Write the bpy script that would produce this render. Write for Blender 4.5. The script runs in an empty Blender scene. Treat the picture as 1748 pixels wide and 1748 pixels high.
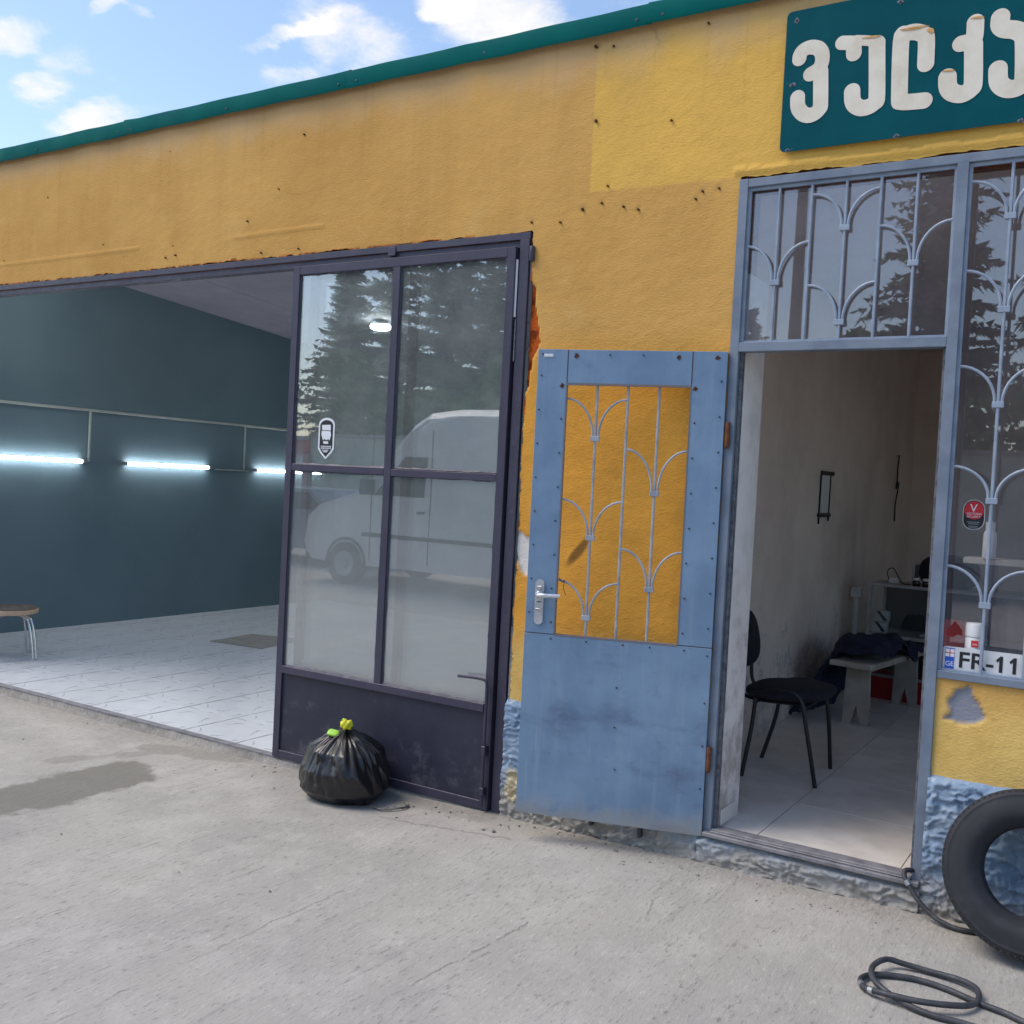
import bpy, bmesh, math, random
import numpy as np
from mathutils import Vector, Matrix
random.seed(7)
S = bpy.context.scene
COL = S.collection

# ------------------------------------------------------------ camera
CAM = Vector((0.0, -4.27, 1.63))
FPX = 1727.07
V1 = Vector((-1897 - 874, 680 - 874, FPX)).normalized()
V2 = Vector((1950 - 874, 880 - 874, FPX)).normalized()
AX = -V1
AZ = AX.cross(V2).normalized()
AY = AZ.cross(AX)
R = Matrix((AX, AY, AZ))                       # camera (x right, y down, z forward) -> world
def ray(px, py): return R @ Vector((px - 874, py - 874, FPX))
def onY(px, py, y=0.0):
    r = ray(px, py); return CAM + r * ((y - CAM.y) / r.y)
def onZ(px, py, z=0.0):
    r = ray(px, py); return CAM + r * ((z - CAM.z) / r.z)
def onX(px, py, x=0.0):
    r = ray(px, py); return CAM + r * ((x - CAM.x) / r.x)
cd = bpy.data.cameras.new('camera'); cam = bpy.data.objects.new('camera', cd); COL.objects.link(cam)
cr, cu, cb = R @ Vector((1, 0, 0)), R @ Vector((0, -1, 0)), R @ Vector((0, 0, -1))
cam.matrix_world = Matrix(((cr.x, cu.x, cb.x, CAM.x), (cr.y, cu.y, cb.y, CAM.y), (cr.z, cu.z, cb.z, CAM.z), (0, 0, 0, 1)))
cd.sensor_width = 36; cd.lens = FPX / 1748 * 36; cd.clip_end = 2000; cd.clip_start = 0.05
S.camera = cam
S.render.resolution_x = S.render.resolution_y = 1024

# ------------------------------------------------------------ light
SUN_AZ, SUN_EL = math.radians(238), math.radians(54)
sun_dir = Vector((math.sin(SUN_AZ) * math.cos(SUN_EL), math.cos(SUN_AZ) * math.cos(SUN_EL), math.sin(SUN_EL)))
sl = bpy.data.lights.new('sun', 'SUN'); sl.energy = 1.4; sl.angle = math.radians(32); sl.color = (1.0, 0.90, 0.78)
so = bpy.data.objects.new('sun', sl); COL.objects.link(so)
so.rotation_euler = sun_dir.to_track_quat('Z', 'Y').to_euler(); so.location = (0, -20, 30)

S.view_settings.view_transform = 'Standard'; S.view_settings.look = 'None'
S.view_settings.gamma = 1; S.view_settings.use_curve_mapping = False
S.view_settings.exposure = 0.65
S.cycles.max_bounces = 8; S.cycles.diffuse_bounces = 5; S.cycles.glossy_bounces = 4; S.cycles.transparent_max_bounces = 12
S.cycles.caustics_reflective = False; S.cycles.caustics_refractive = False; S.cycles.sample_clamp_indirect = 4

# ------------------------------------------------------------ node helpers
class X:
    """a socket that can be used in arithmetic"""
    def __init__(s, nt, k): s.nt, s.k = nt, k
    def _m(s, op, b=None, c=None, rev=False):
        n = s.nt.nodes.new('ShaderNodeMath'); n.operation = op
        vals = [s, b, c]
        if rev: vals = [b, s, c]
        for i, v in enumerate(vals):
            if v is None: continue
            if isinstance(v, X): s.nt.links.new(v.k, n.inputs[i])
            else: n.inputs[i].default_value = v
        return X(s.nt, n.outputs[0])
    def __add__(s, b): return s._m('ADD', b)
    __radd__ = __add__
    def __sub__(s, b): return s._m('SUBTRACT', b)
    def __rsub__(s, b): return s._m('SUBTRACT', b, rev=True)
    def __mul__(s, b): return s._m('MULTIPLY', b)
    __rmul__ = __mul__
    def __truediv__(s, b): return s._m('DIVIDE', b)
    def abs(s): return s._m('ABSOLUTE')
    def max(s, b): return s._m('MAXIMUM', b)
    def min(s, b): return s._m('MINIMUM', b)
    def pow(s, b): return s._m('POWER', b)
    def frac(s): return s._m('FRACT')
    def sm(s, lo, hi, a=0.0, b=1.0):
        n = s.nt.nodes.new('ShaderNodeMapRange'); n.interpolation_type = 'SMOOTHSTEP'
        s.nt.links.new(s.k, n.inputs[0])
        for i, v in zip((1, 2, 3, 4), (lo, hi, a, b)): n.inputs[i].default_value = v
        return X(s.nt, n.outputs[0])

def srgb(r, g, b):
    f = lambda c: (c / 255 / 12.92) if c / 255 <= .04045 else ((c / 255 + .055) / 1.055) ** 2.4
    return (f(r), f(g), f(b), 1)

class NT:
    def __init__(s, nt): s.nt = nt
    def new(s, t): return s.nt.nodes.new(t)
    def link(s, a, b): s.nt.links.new(a.k if isinstance(a, X) else a, b)
    def put(s, sock, v):
        if isinstance(v, X): s.nt.links.new(v.k, sock)
        elif hasattr(v, 'is_output'): s.nt.links.new(v, sock)
        else:
            if isinstance(v, (tuple, list)) and len(v) == 3 and sock.type == 'RGBA': v = (*v, 1)
            sock.default_value = v
    def pos(s):
        if not hasattr(s, '_p'): s._p = X(s.nt, s.new('ShaderNodeNewGeometry').outputs['Position'])
        return s._p
    def objc(s):
        if not hasattr(s, '_o'): s._o = X(s.nt, s.new('ShaderNodeTexCoord').outputs['Object'])
        return s._o
    def sep(s, v):
        n = s.new('ShaderNodeSeparateXYZ'); s.put(n.inputs[0], v); return [X(s.nt, o) for o in n.outputs]
    def comb(s, x, y, z):
        n = s.new('ShaderNodeCombineXYZ')
        for i, v in enumerate((x, y, z)): s.put(n.inputs[i], v)
        return X(s.nt, n.outputs[0])
    def scl(s, v, sc, rot=(0, 0, 0), loc=(0, 0, 0)):
        n = s.new('ShaderNodeMapping'); s.put(n.inputs[0], v)
        n.inputs['Scale'].default_value = sc; n.inputs['Rotation'].default_value = rot; n.inputs['Location'].default_value = loc
        return X(s.nt, n.outputs[0])
    def noise(s, v, scale, detail=4, rough=.55, dist=0.0):
        n = s.new('ShaderNodeTexNoise'); s.put(n.inputs['Vector'], v)
        n.inputs['Scale'].default_value = scale; n.inputs['Detail'].default_value = detail
        n.inputs['Roughness'].default_value = rough; n.inputs['Distortion'].default_value = dist
        return X(s.nt, n.outputs[0])
    def voro(s, v, scale, feature='F1'):
        n = s.new('ShaderNodeTexVoronoi'); n.feature = feature; s.put(n.inputs['Vector'], v)
        n.inputs['Scale'].default_value = scale
        return X(s.nt, n.outputs['Distance'])
    def mix(s, f, a, b):
        n = s.new('ShaderNodeMix'); n.data_type = 'RGBA'
        s.put(n.inputs[0], f); s.put(n.inputs[6], a); s.put(n.inputs[7], b)
        return n.outputs[2]
    def attr(s, name):
        n = s.new('ShaderNodeAttribute'); n.attribute_name = name
        m = s.new('ShaderNodeSeparateColor'); s.nt.links.new(n.outputs['Color'], m.inputs[0])
        return [X(s.nt, o) for o in m.outputs]
    def bump(s, h, strength=.5, dist=.01, normal=None):
        n = s.new('ShaderNodeBump'); n.inputs['Strength'].default_value = strength; n.inputs['Distance'].default_value = dist
        s.put(n.inputs['Height'], h)
        if normal is not None: s.nt.links.new(normal, n.inputs['Normal'])
        return n.outputs[0]

MATS = {}
class Mat(NT):
    def __init__(s, name):
        m = bpy.data.materials.new(name); m.use_nodes = True; s.m = m; MATS[name] = m
        NT.__init__(s, m.node_tree)
        s.bsdf = m.node_tree.nodes['Principled BSDF']
        s.out = m.node_tree.nodes['Material Output']
    def set(s, base=None, rough=None, metal=None, normal=None, spec=None, coat=None, sheen=None):
        I = s.bsdf.inputs
        for k, v in (('Base Color', base), ('Roughness', rough), ('Metallic', metal), ('Normal', normal),
                     ('Specular IOR Level', spec), ('Coat Weight', coat), ('Sheen Weight', sheen)):
            if v is not None: s.put(I[k], v)
        return s.m

def simple(name, c, c2=None, rough=.6, metal=0.0, scale=8, bump=0.0, bscale=60, bdist=.003, coords='o', lo=.35, hi=.7, detail=5):
    M = Mat(name); v = M.objc() if coords == 'o' else M.pos()
    base = c
    if c2 is not None: base = M.mix(M.noise(v, scale, detail, .6).sm(lo, hi), c, c2)
    nrm = M.bump(M.noise(v, bscale, 4), bump, bdist) if bump else None
    r = M.noise(v, scale * 2.3, 4).sm(.3, .7, max(rough - .1, .02), min(rough + .12, 1)) if c2 is not None else rough
    return M.set(base=base, rough=r, metal=metal, normal=nrm)

# ------------------------------------------------------------ sky
W = bpy.data.worlds.new('World'); S.world = W; W.use_nodes = True
w = NT(W.node_tree); W.node_tree.nodes.clear()
sky = w.new('ShaderNodeTexSky'); sky.sky_type = 'NISHITA'; sky.sun_disc = False
sky.sun_elevation = SUN_EL; sky.sun_rotation = SUN_AZ; sky.air_density = 1.0; sky.dust_density = 1.0; sky.ozone_density = 1.0
gen = X(w.nt, w.new('ShaderNodeTexCoord').outputs['Generated'])
dx, dy, dz = w.sep(gen)
den = dz.max(0.0) + .15
qx, qy = dx / den, dy / den
q = w.comb(qx, qy, 0.0)
wn = w.noise(q, 2.6, 9, .68, .5)
field = wn * 1.0
wob = (w.noise(q, 9.0, 5, .6) - .5) * .10
for (bx_, by_, sx_, sy_, amp) in [(-1.165, 1.285, .075, .075, .36), (-1.235, 1.215, .07, .016, .25), (-.915, 1.37, .075, .09, .44), (-.965, 1.27, .03, .03, .34),
                                  (-1.645, .985, .07, .03, .28), (-1.615, 1.075, .05, .025, .22), (-1.43, 1.012, .03, .016, .33), (-1.406, 1.063, .014, .02, .24),
                                  (-1.745, 1.11, .05, .025, .28), (-1.78, 1.23, .075, .03, .28), (-1.33, 1.315, .04, .03, .24)]:
    ex = (qx + wob - bx_) / sx_; ey = (qy - wob - by_) / sy_
    d2 = ex * ex + ey * ey
    field = field + d2.sm(0.0, 4.0, amp, 0.0)
wis = w.noise(w.scl(q, (1, 1, 1), (0, 0, .6)), 14.0, 6, .7)
cl = (field + (wis - .5) * .34).sm(.56, 1.0)
bg1 = w.new('ShaderNodeBackground'); w.nt.links.new(sky.outputs[0], bg1.inputs[0]); bg1.inputs[1].default_value = .15
bg2 = w.new('ShaderNodeBackground'); bg2.inputs[0].default_value = (1, .985, .97, 1); bg2.inputs[1].default_value = .66
mx = w.new('ShaderNodeMixShader'); w.link(cl * dz.sm(.0, .12), mx.inputs[0])
w.nt.links.new(bg1.outputs[0], mx.inputs[1]); w.nt.links.new(bg2.outputs[0], mx.inputs[2])
wo = w.new('ShaderNodeOutputWorld'); w.nt.links.new(mx.outputs[0], wo.inputs[0])

# ------------------------------------------------------------ mesh helpers
def obj(name, me, mat=None, parent=None, smooth=False, loc=None, rot=None):
    if isinstance(me, bmesh.types.BMesh):
        m = bpy.data.meshes.new(name); bmesh.ops.recalc_face_normals(me, faces=me.faces); me.to_mesh(m); me.free(); me = m
    o = bpy.data.objects.new(name, me); COL.objects.link(o)
    if mat is not None:
        me.materials.clear(); me.materials.append(MATS[mat] if isinstance(mat, str) else mat)
    if smooth:
        me.polygons.foreach_set('use_smooth', [True] * len(me.polygons))
        if smooth != 'all':
            try: me.set_sharp_from_angle(angle=math.radians(38))
            except Exception: pass
    if parent is not None: o.parent = parent
    if loc is not None: o.location = loc
    if rot is not None: o.rotation_euler = rot
    return o
def tag(o, label, cat, group=None):
    o['label'] = label; o['category'] = cat
    if group: o['group'] = group
    return o
def thing(name, label, cat, loc=(0, 0, 0), rz=0.0, group=None):
    o = bpy.data.objects.new(name, None); COL.objects.link(o); o.empty_display_size = .1
    o.location = loc; o.rotation_euler = (0, 0, rz)
    return tag(o, label, cat, group)
def struct(o): o['kind'] = 'structure'; return o
def copyobj(o, parent=None, loc=None, rot=None):
    c = o.copy(); COL.objects.link(c)
    if parent is not None: c.parent = parent
    if loc is not None: c.location = loc
    if rot is not None: c.rotation_euler = rot
    return c
def box(bm, x0, x1, y0, y1, z0, z1, bev=0.0, mat=None):
    v = [bm.verts.new((x, y, z)) for z in (z0, z1) for y in (y0, y1) for x in (x0, x1)]
    f = [bm.faces.new([v[i] for i in q_]) for q_ in ((0, 2, 3, 1), (4, 5, 7, 6), (0, 1, 5, 4), (2, 6, 7, 3), (0, 4, 6, 2), (1, 3, 7, 5))]
    if bev:
        es = list({e for ff in f for e in ff.edges})
        bmesh.ops.bevel(bm, geom=es, offset=bev, segments=1, affect='EDGES', profile=.5)
    if mat is not None: bmesh.ops.transform(bm, matrix=mat, verts=v if not bev else bm.verts)
    return v
def boxes(*bs, bev=0.0):
    bm = bmesh.new()
    for b in bs:
        if bev:
            t = bmesh.new(); box(t, *b, bev=bev); tm = bpy.data.meshes.new('t'); t.to_mesh(tm); t.free(); bm.from_mesh(tm); bpy.data.meshes.remove(tm)
        else: box(bm, *b)
    return bm
def tube(pts, r, n=8, bm=None, closed=False, caps=True, flat=1.0):
    bm = bm or bmesh.new()
    P = [Vector(p) for p in pts]; N = len(P); rings = []
    up = None
    for i, p in enumerate(P):
        a = P[(i - 1) % N] if (i > 0 or closed) else P[i]
        b = P[(i + 1) % N] if (i < N - 1 or closed) else P[i]
        t = (b - a).normalized()
        if up is None:
            up = Vector((0, 0, 1)) if abs(t.z) < .9 else Vector((0, 1, 0))
        s = t.cross(up)
        if s.length < 1e-6: s = t.cross(Vector((1, 0, .3)))
        s.normalize(); up = s.cross(t).normalized()
        rr = r[i] if isinstance(r, (list, tuple)) else r
        rings.append([bm.verts.new(p + (s * math.cos(2 * math.pi * k / n) + up * math.sin(2 * math.pi * k / n) * flat) * rr) for k in range(n)])
    for i in range(N if closed else N - 1):
        A, B = rings[i], rings[(i + 1) % N]
        for k in range(n): bm.faces.new((A[k], A[(k + 1) % n], B[(k + 1) % n], B[k]))
    if caps and not closed:
        bm.faces.new(rings[0][::-1]); bm.faces.new(rings[-1])
    return bm
def smoothpath(pts, sub=6):
    P = [Vector(p) for p in pts]; out = []
    for i in range(len(P) - 1):
        p0, p1, p2, p3 = P[max(i - 1, 0)], P[i], P[i + 1], P[min(i + 2, len(P) - 1)]
        for k in range(sub):
            t = k / sub
            out.append(.5 * ((2 * p1) + (p2 - p0) * t + (2 * p0 - 5 * p1 + 4 * p2 - p3) * t * t + (3 * p1 - p0 - 3 * p2 + p3) * t ** 3))
    out.append(P[-1]); return out
def lathe(profile, n=24, bm=None, axis='z', close=False):
    bm = bm or bmesh.new(); rings = []
    for (r, h) in profile:
        ring = []
        for k in range(n):
            a = 2 * math.pi * k / n
            c = (r * math.cos(a), r * math.sin(a), h) if axis == 'z' else (r * math.cos(a), h, r * math.sin(a))
            ring.append(bm.verts.new(c))
        rings.append(ring)
    m = len(rings)
    for i in range(m if close else m - 1):
        A, B = rings[i], rings[(i + 1) % m]
        for k in range(n): bm.faces.new((A[k], A[(k + 1) % n], B[(k + 1) % n], B[k]))
    if not close:
        if profile[0][0] > 1e-5: bm.faces.new(rings[0][::-1])
        if profile[-1][0] > 1e-5: bm.faces.new(rings[-1])
    bmesh.ops.remove_doubles(bm, verts=bm.verts, dist=1e-6)
    return bm
def shape2d(loops, depth, name='shape'):
    """flat outline(s) in (x, z), holes allowed, extruded by depth toward -y"""
    cu_ = bpy.data.curves.new(name, 'CURVE'); cu_.dimensions = '2D'; cu_.fill_mode = 'BOTH'; cu_.extrude = depth / 2
    for lp in loops:
        sp = cu_.splines.new('POLY'); sp.points.add(len(lp) - 1)
        for i, (a, b) in enumerate(lp): sp.points[i].co = (a, b, 0, 1)
        sp.use_cyclic_u = True
    o = bpy.data.objects.new(name, cu_); COL.objects.link(o)
    me = bpy.data.meshes.new_from_object(o); COL.objects.unlink(o); bpy.data.objects.remove(o); bpy.data.curves.remove(cu_)
    me.transform(Matrix(((1, 0, 0, 0), (0, 0, -1, 0), (0, 1, 0, 0), (0, 0, 0, 1))))
    return me
def text_mesh(s, size, depth=.001, bold=0.0):
    cu_ = bpy.data.curves.new('text', 'FONT'); cu_.body = s; cu_.size = size; cu_.extrude = depth / 2; cu_.offset = bold
    o = bpy.data.objects.new('text', cu_); COL.objects.link(o)
    me = bpy.data.meshes.new_from_object(o); COL.objects.unlink(o); bpy.data.objects.remove(o); bpy.data.curves.remove(cu_)
    me.transform(Matrix(((1, 0, 0, 0), (0, 0, -1, 0), (0, 1, 0, 0), (0, 0, 0, 1))))
    return me
def stroke_outline(pts, hw, n=10):
    """outline of a thick rounded stroke along a polyline of (x, z)"""
    P = [Vector((a, 0, b)) for a, b in pts]
    P = [Vector((p.x, p.z)) for p in smoothpath(P, 5)]
    L, Rr = [], []
    for i, p in enumerate(P):
        t = (P[min(i + 1, len(P) - 1)] - P[max(i - 1, 0)]).normalized(); nn = Vector((-t.y, t.x))
        L.append(p + nn * hw); Rr.append(p - nn * hw)
    def cap(c, frm):
        a0 = math.atan2(frm.y, frm.x)
        return [c + Vector((math.cos(a0 - math.pi * k / n), math.sin(a0 - math.pi * k / n))) * hw for k in range(1, n)]
    out = L + cap(P[-1], L[-1] - P[-1]) + Rr[::-1] + cap(P[0], Rr[0] - P[0])
    return [(v.x, v.y) for v in out]
# value noise for real displacement
def vnoise(x, y, seed=0):
    xi, yi = np.floor(x).astype(np.int64), np.floor(y).astype(np.int64)
    xf, yf = x - xi, y - yi
    u, v = xf * xf * (3 - 2 * xf), yf * yf * (3 - 2 * yf)
    def h(a, b):
        n = (a * 374761393 + b * 668265263 + seed * 1442695041) & 0xFFFFFFFF
        n = ((n ^ (n >> 13)) * 1274126177) & 0xFFFFFFFF
        return ((n ^ (n >> 16)) & 0xFFFF) / 65535.0
    return (h(xi, yi) * (1 - u) + h(xi + 1, yi) * u) * (1 - v) + (h(xi, yi + 1) * (1 - u) + h(xi + 1, yi + 1) * u) * v
def fbm(x, y, oct=4, seed=0):
    s, a, t = 0, 1.0, 0
    for o in range(oct):
        s = s + a * vnoise(x * 2 ** o, y * 2 ** o, seed + o); t += a; a *= .5
    return s / t - .5
def worley(x, y, seed=0):
    xi, yi = np.floor(x).astype(np.int64), np.floor(y).astype(np.int64); best = np.full(x.shape, 9.0); sec = np.full(x.shape, 9.0)
    for dj in (-1, 0, 1):
        for di in (-1, 0, 1):
            cx_, cy_ = xi + di, yi + dj
            jx = vnoise(cx_ * 1.0, cy_ * 1.0, seed); jy = vnoise(cx_ * 1.0, cy_ * 1.0, seed + 17)
            d = np.hypot(cx_ + jx - x, cy_ + jy - y)
            sec = np.minimum(sec, np.maximum(best, d)); best = np.minimum(best, d)
    return best, sec
def in_poly(xs, ys, poly):
    ins = np.zeros(xs.shape, bool); n = len(poly)
    for i in range(n):
        x1, y1 = poly[i]; x2, y2 = poly[(i + 1) % n]
        c = ((y1 > ys) != (y2 > ys)) & (xs < (x2 - x1) * (ys - y1) / ((y2 - y1) + 1e-12) + x1)
        ins ^= c
    return ins
def gridlines(a, b, step, keys=()):
    ks = sorted([k for k in keys if a <= k <= b])
    ls = [v for v in np.linspace(a, b, max(2, int(round((b - a) / step)) + 1)) if all(abs(v - k) > step * .55 for k in ks)]
    return np.array(sorted(ls + ks))
def gridmesh(name, U, V, fn, keep=None, attr=None):
    """U x V lattice; fn(u, v) -> x, y, z arrays"""
    uu, vv = np.meshgrid(U, V); x, y, z = fn(uu, vv)
    nu, nv = len(U), len(V)
    co = np.stack([x.ravel(), y.ravel(), z.ravel()], 1)
    i, j = np.meshgrid(np.arange(nu - 1), np.arange(nv - 1)); b = (j * nu + i).ravel()
    q_ = np.stack([b, b + 1, b + 1 + nu, b + nu], 1)
    if keep is not None:
        cu_ = ((uu[:-1, :-1] + uu[1:, 1:]) / 2).ravel(); cv_ = ((vv[:-1, :-1] + vv[1:, 1:]) / 2).ravel()
        q_ = q_[keep(cu_, cv_)]
    used = np.unique(q_); remap = -np.ones(len(co), np.int64); remap[used] = np.arange(len(used))
    co = co[used]; q_ = remap[q_]
    me = bpy.data.meshes.new(name)
    me.vertices.add(len(co)); me.vertices.foreach_set('co', co.ravel().astype(np.float32))
    me.loops.add(len(q_) * 4); me.loops.foreach_set('vertex_index', q_.ravel().astype(np.int32))
    me.polygons.add(len(q_)); me.polygons.foreach_set('loop_start', np.arange(0, len(q_) * 4, 4, dtype=np.int32))
    me.polygons.foreach_set('use_smooth', np.ones(len(q_), bool))
    me.update(calc_edges=True)
    if attr is not None:
        a = me.color_attributes.new('mask', 'FLOAT_COLOR', 'POINT')
        r_ = attr(uu.ravel()[used], vv.ravel()[used])
        a.data.foreach_set('color', np.stack([*r_, np.ones(len(used))], 1).ravel().astype(np.float32))
    return me

# ------------------------------------------------------------ materials
# stucco
M = Mat('stucco'); p = M.pos(); px_, py_, pz_ = M.sep(p)
ac, ab, aw = M.attr('mask')
n1 = M.noise(p, .9, 5, .6); n2 = M.noise(p, 3.5, 5, .6)
streak = M.noise(M.scl(p, (5, 1, .5)), 1.0, 5, .6)
base = M.mix(n1.sm(.35, .68), srgb(214, 166, 94), srgb(200, 152, 82))
base = M.mix(streak.sm(.45, .75) * .28, base, srgb(184, 136, 72))
base = M.mix(n2.sm(.55, .75) * .35, base, srgb(220, 180, 116))
edge = (n2 - .5) * .02
old = (px_ + edge).sm(-2.322, -2.308) * (pz_ + edge + px_ * .02).sm(2.972, 2.992)
base = M.mix(old, base, M.mix(n2.sm(.4, .7), srgb(228, 180, 88), srgb(217, 171, 88)))
right = px_.sm(-1.75, -1.45) * pz_.sm(2.4, 2.9)
base = M.mix(right * .5, base, srgb(222, 176, 88))
bleach = (pz_ + (n2 - .5) * .25 + (streak - .5) * .2).sm(3.50, 3.78)
base = M.mix(bleach * .75, base, srgb(206, 172, 132))
drip = M.noise(M.scl(p, (20, 1, .4)), 1.0, 3, .6)
base = M.mix(drip.sm(.58, .70) * pz_.sm(2.95, 3.7) * .10, base, srgb(150, 112, 64))
wv_ = M.comb(px_ + (n2 - .5) * .35, 0.0, pz_ + (n1 - .5) * .5)
hair = M.voro(wv_, .9, 'DISTANCE_TO_EDGE').sm(.0035, .0008) * n1.sm(.50, .56)
base = M.mix(hair * .16, base, srgb(104, 74, 40))
low = pz_.sm(1.0, .75)
base = M.mix(low, base, M.mix(n2.sm(.4, .7), srgb(226, 190, 112), srgb(212, 172, 96)))
bounce_tint = (pz_ + edge * 3).sm(2.42, 2.12) * (1 - low) * px_.sm(-1.4, -1.6)  # deeper orange low on the wall: shade and bounced light put into the colour
base = M.mix(bounce_tint * .85, base, M.mix(n2.sm(.4, .7), srgb(228, 162, 62), srgb(214, 150, 56)))
smx = (px_ + 2.272) * .62 + (pz_ - 1.318) * .78; smy = (pz_ - 1.318) * .62 - (px_ + 2.272) * .78
smear = ((smx * smx) / .010 + (smy * smy) / .0007 + (n2 - .5) * .8).sm(1.2, .1)
base = M.mix(smear * .8, base, srgb(95, 66, 40))
base = M.mix(M.noise(p, 120, 2).sm(.66, .74) * .25, base, srgb(110, 76, 34))
base = M.mix(ac, base, M.mix(n2, srgb(122, 128, 146), srgb(150, 152, 160)))
base = M.mix(ab, base, M.mix(M.noise(p, 25, 4).sm(.4, .6), srgb(196, 92, 30), srgb(122, 52, 20)))
base = M.mix(aw, base, srgb(226, 222, 216))
hgt = M.noise(M.scl(p, (1, 1, 1.8), (0, .5, 0)), 62, 3, .6)
coarse = n1.sm(.35, .6) * .7 + .3
base = M.mix(hgt.sm(.58, .72) * coarse * .26, base, srgb(140, 100, 48)); base = M.mix(hgt.sm(.40, .30) * coarse * .2, base, srgb(236, 196, 124))
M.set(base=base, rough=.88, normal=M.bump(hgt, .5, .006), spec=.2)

# rough-cast plinth
M = Mat('roughcast'); p = M.pos(); px_, py_, pz_ = M.sep(p); n = M.noise(p, 6, 5, .6); n3 = M.noise(p, 28, 5, .6)
base = M.mix(n.sm(.35, .7), srgb(128, 152, 180), srgb(150, 168, 186))
base = M.mix(n3.sm(.58, .72) * .7, base, srgb(190, 198, 206))
base = M.mix((pz_ + (n - .5) * .35).sm(.24, .02) * .9, base, srgb(158, 152, 142))
base = M.mix(((px_ + 2.555).abs() + (n3 - .5) * .08).sm(.06, .02) * (pz_ - .14).abs().sm(.10, .05), base, srgb(196, 182, 148))
M.set(base=base, rough=.75, normal=M.bump(n3 + M.noise(p, 80, 3) * .4, .5, .012), spec=.35)

# concrete yard
M = Mat('concrete'); p = M.pos(); px_, py_, pz_ = M.sep(p)
n1 = M.noise(p, .7, 3, .6); n2 = M.noise(p, 4.0, 5, .65); n3 = M.noise(M.scl(p, (1.5, .5, 1), (0, 0, .12)), 46, 3, .7)
brush = M.noise(M.scl(p, (15, 1.5, 1), (0, 0, .04)), 1.0, 5, .72)
fine = M.noise(M.scl(p, (1, .45, 1), (0, 0, -.25)), 105, 2, .6)
base = M.mix(n1.sm(.35, .65), srgb(173, 168, 160), srgb(161, 157, 151))
base = M.mix(n2.sm(.42, .70) * .5, base, srgb(190, 186, 178))
base = M.mix(brush.sm(.54, .72) * .42, base, srgb(138, 135, 131))
base = M.mix(n3.sm(.56, .68) * brush.sm(.30, .62) * .6, base, srgb(112, 107, 100))
base = M.mix(fine.sm(.62, .74) * n2.sm(.35, .6) * .4, base, srgb(108, 103, 97))
base = M.mix(n3.sm(.42, .30) * .4, base, srgb(202, 198, 190))
def capsule(ax_, ay_, bx_, by_, r, wx=0.0, wy=0.0):
    L2 = (bx_ - ax_) ** 2 + (by_ - ay_) ** 2
    qx_, qy_ = px_ + wx, py_ + wy
    t = (((qx_ - ax_) * (bx_ - ax_) + (qy_ - ay_) * (by_ - ay_)) / L2).max(0.0).min(1.0)
    ux = qx_ - ax_ - t * (bx_ - ax_); uy = qy_ - ay_ - t * (by_ - ay_)
    return (ux * ux + uy * uy).pow(.5) / r
wobble = (n2 - .5) * 1.7 + (brush - .5) * .6 + (n3 - .5) * .25
stain = (capsule(-4.66, -.70, -4.74, -1.8, .235) + wobble).sm(1.08, .78)
stain = stain.max((capsule(-5.02, -.24, -4.40, -.08, .09) + wobble * 1.3).sm(1.15, .7) * .5)
stain = stain.max((capsule(-4.92, -.34, -5.15, -.75, .06) + wobble * 1.5).sm(1.2, .6) * .45)
stain = stain.max((capsule(-3.5, -.14, -2.7, -.1, .10) + wobble * 1.3).sm(1.2, .5) * .4)
base = M.mix(stain * .85, base, M.mix(n3, srgb(128, 124, 115), srgb(112, 109, 101)))
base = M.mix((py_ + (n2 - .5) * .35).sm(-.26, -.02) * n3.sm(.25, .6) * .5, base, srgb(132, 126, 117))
wx, wy = (n2 - .5) * .11, (M.noise(p, 6.0, 3) - .5) * .12
crack = (capsule(-1.925, -1.75, -1.845, -1.02, .005, wx) + (fine - .5) * 4).sm(1.5, .4) * n2.sm(.40, .52)
for c_ in ((-2.60, -1.2, -2.62, -2.6), (-3.32, -1.7, -3.36, -2.7), (-1.60, -.30, -1.50, -.75)):
    crack = crack.max((capsule(*c_, .004, wx) + (fine - .5) * 4).sm(1.5, .4) * n2.sm(.46, .56) * .8)
crack = crack.max((capsule(-3.1, -.38, -2.40, -.30, .012, wx * 1.6, wy * 1.6) + (n3 - .5) * 5).sm(1.5, .3) * .7)
base = M.mix(crack * .5, base, srgb(92, 88, 84))
M.set(base=base, rough=.9 - stain * .25, normal=M.bump(n3 * .6 + brush, .5, .012), spec=.25)

# painted metal of the garage door: dark violet grey, dusty
M = Mat('violet_metal'); p = M.objc(); n = M.noise(p, 5, 6, .65); n3 = M.noise(p, 40, 5, .65)
base = M.mix(n.sm(.35, .7), srgb(56, 54, 72), srgb(66, 64, 82))
base = M.mix(n3.sm(.60, .75) * .5, base, srgb(98, 93, 102))
M.set(base=base, rough=n3.sm(.3, .7, .38, .62), normal=M.bump(n3, .25, .004))
M = Mat('kick_paint'); p = M.objc(); n = M.noise(p, 3.5, 6, .65); n3 = M.noise(M.scl(p, (8, 8, 8)), 1, 7, .72)
pz_ = M.sep(p)[2]
base = M.mix(n.sm(.35, .7), srgb(40, 41, 58), srgb(50, 51, 68))
base = M.mix((n3 + pz_.sm(.5, .08) * .10).sm(.58, .78) * .45, base, srgb(104, 104, 112))
M.set(base=base, rough=.5, normal=M.bump(n3, .2, .004))
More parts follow.
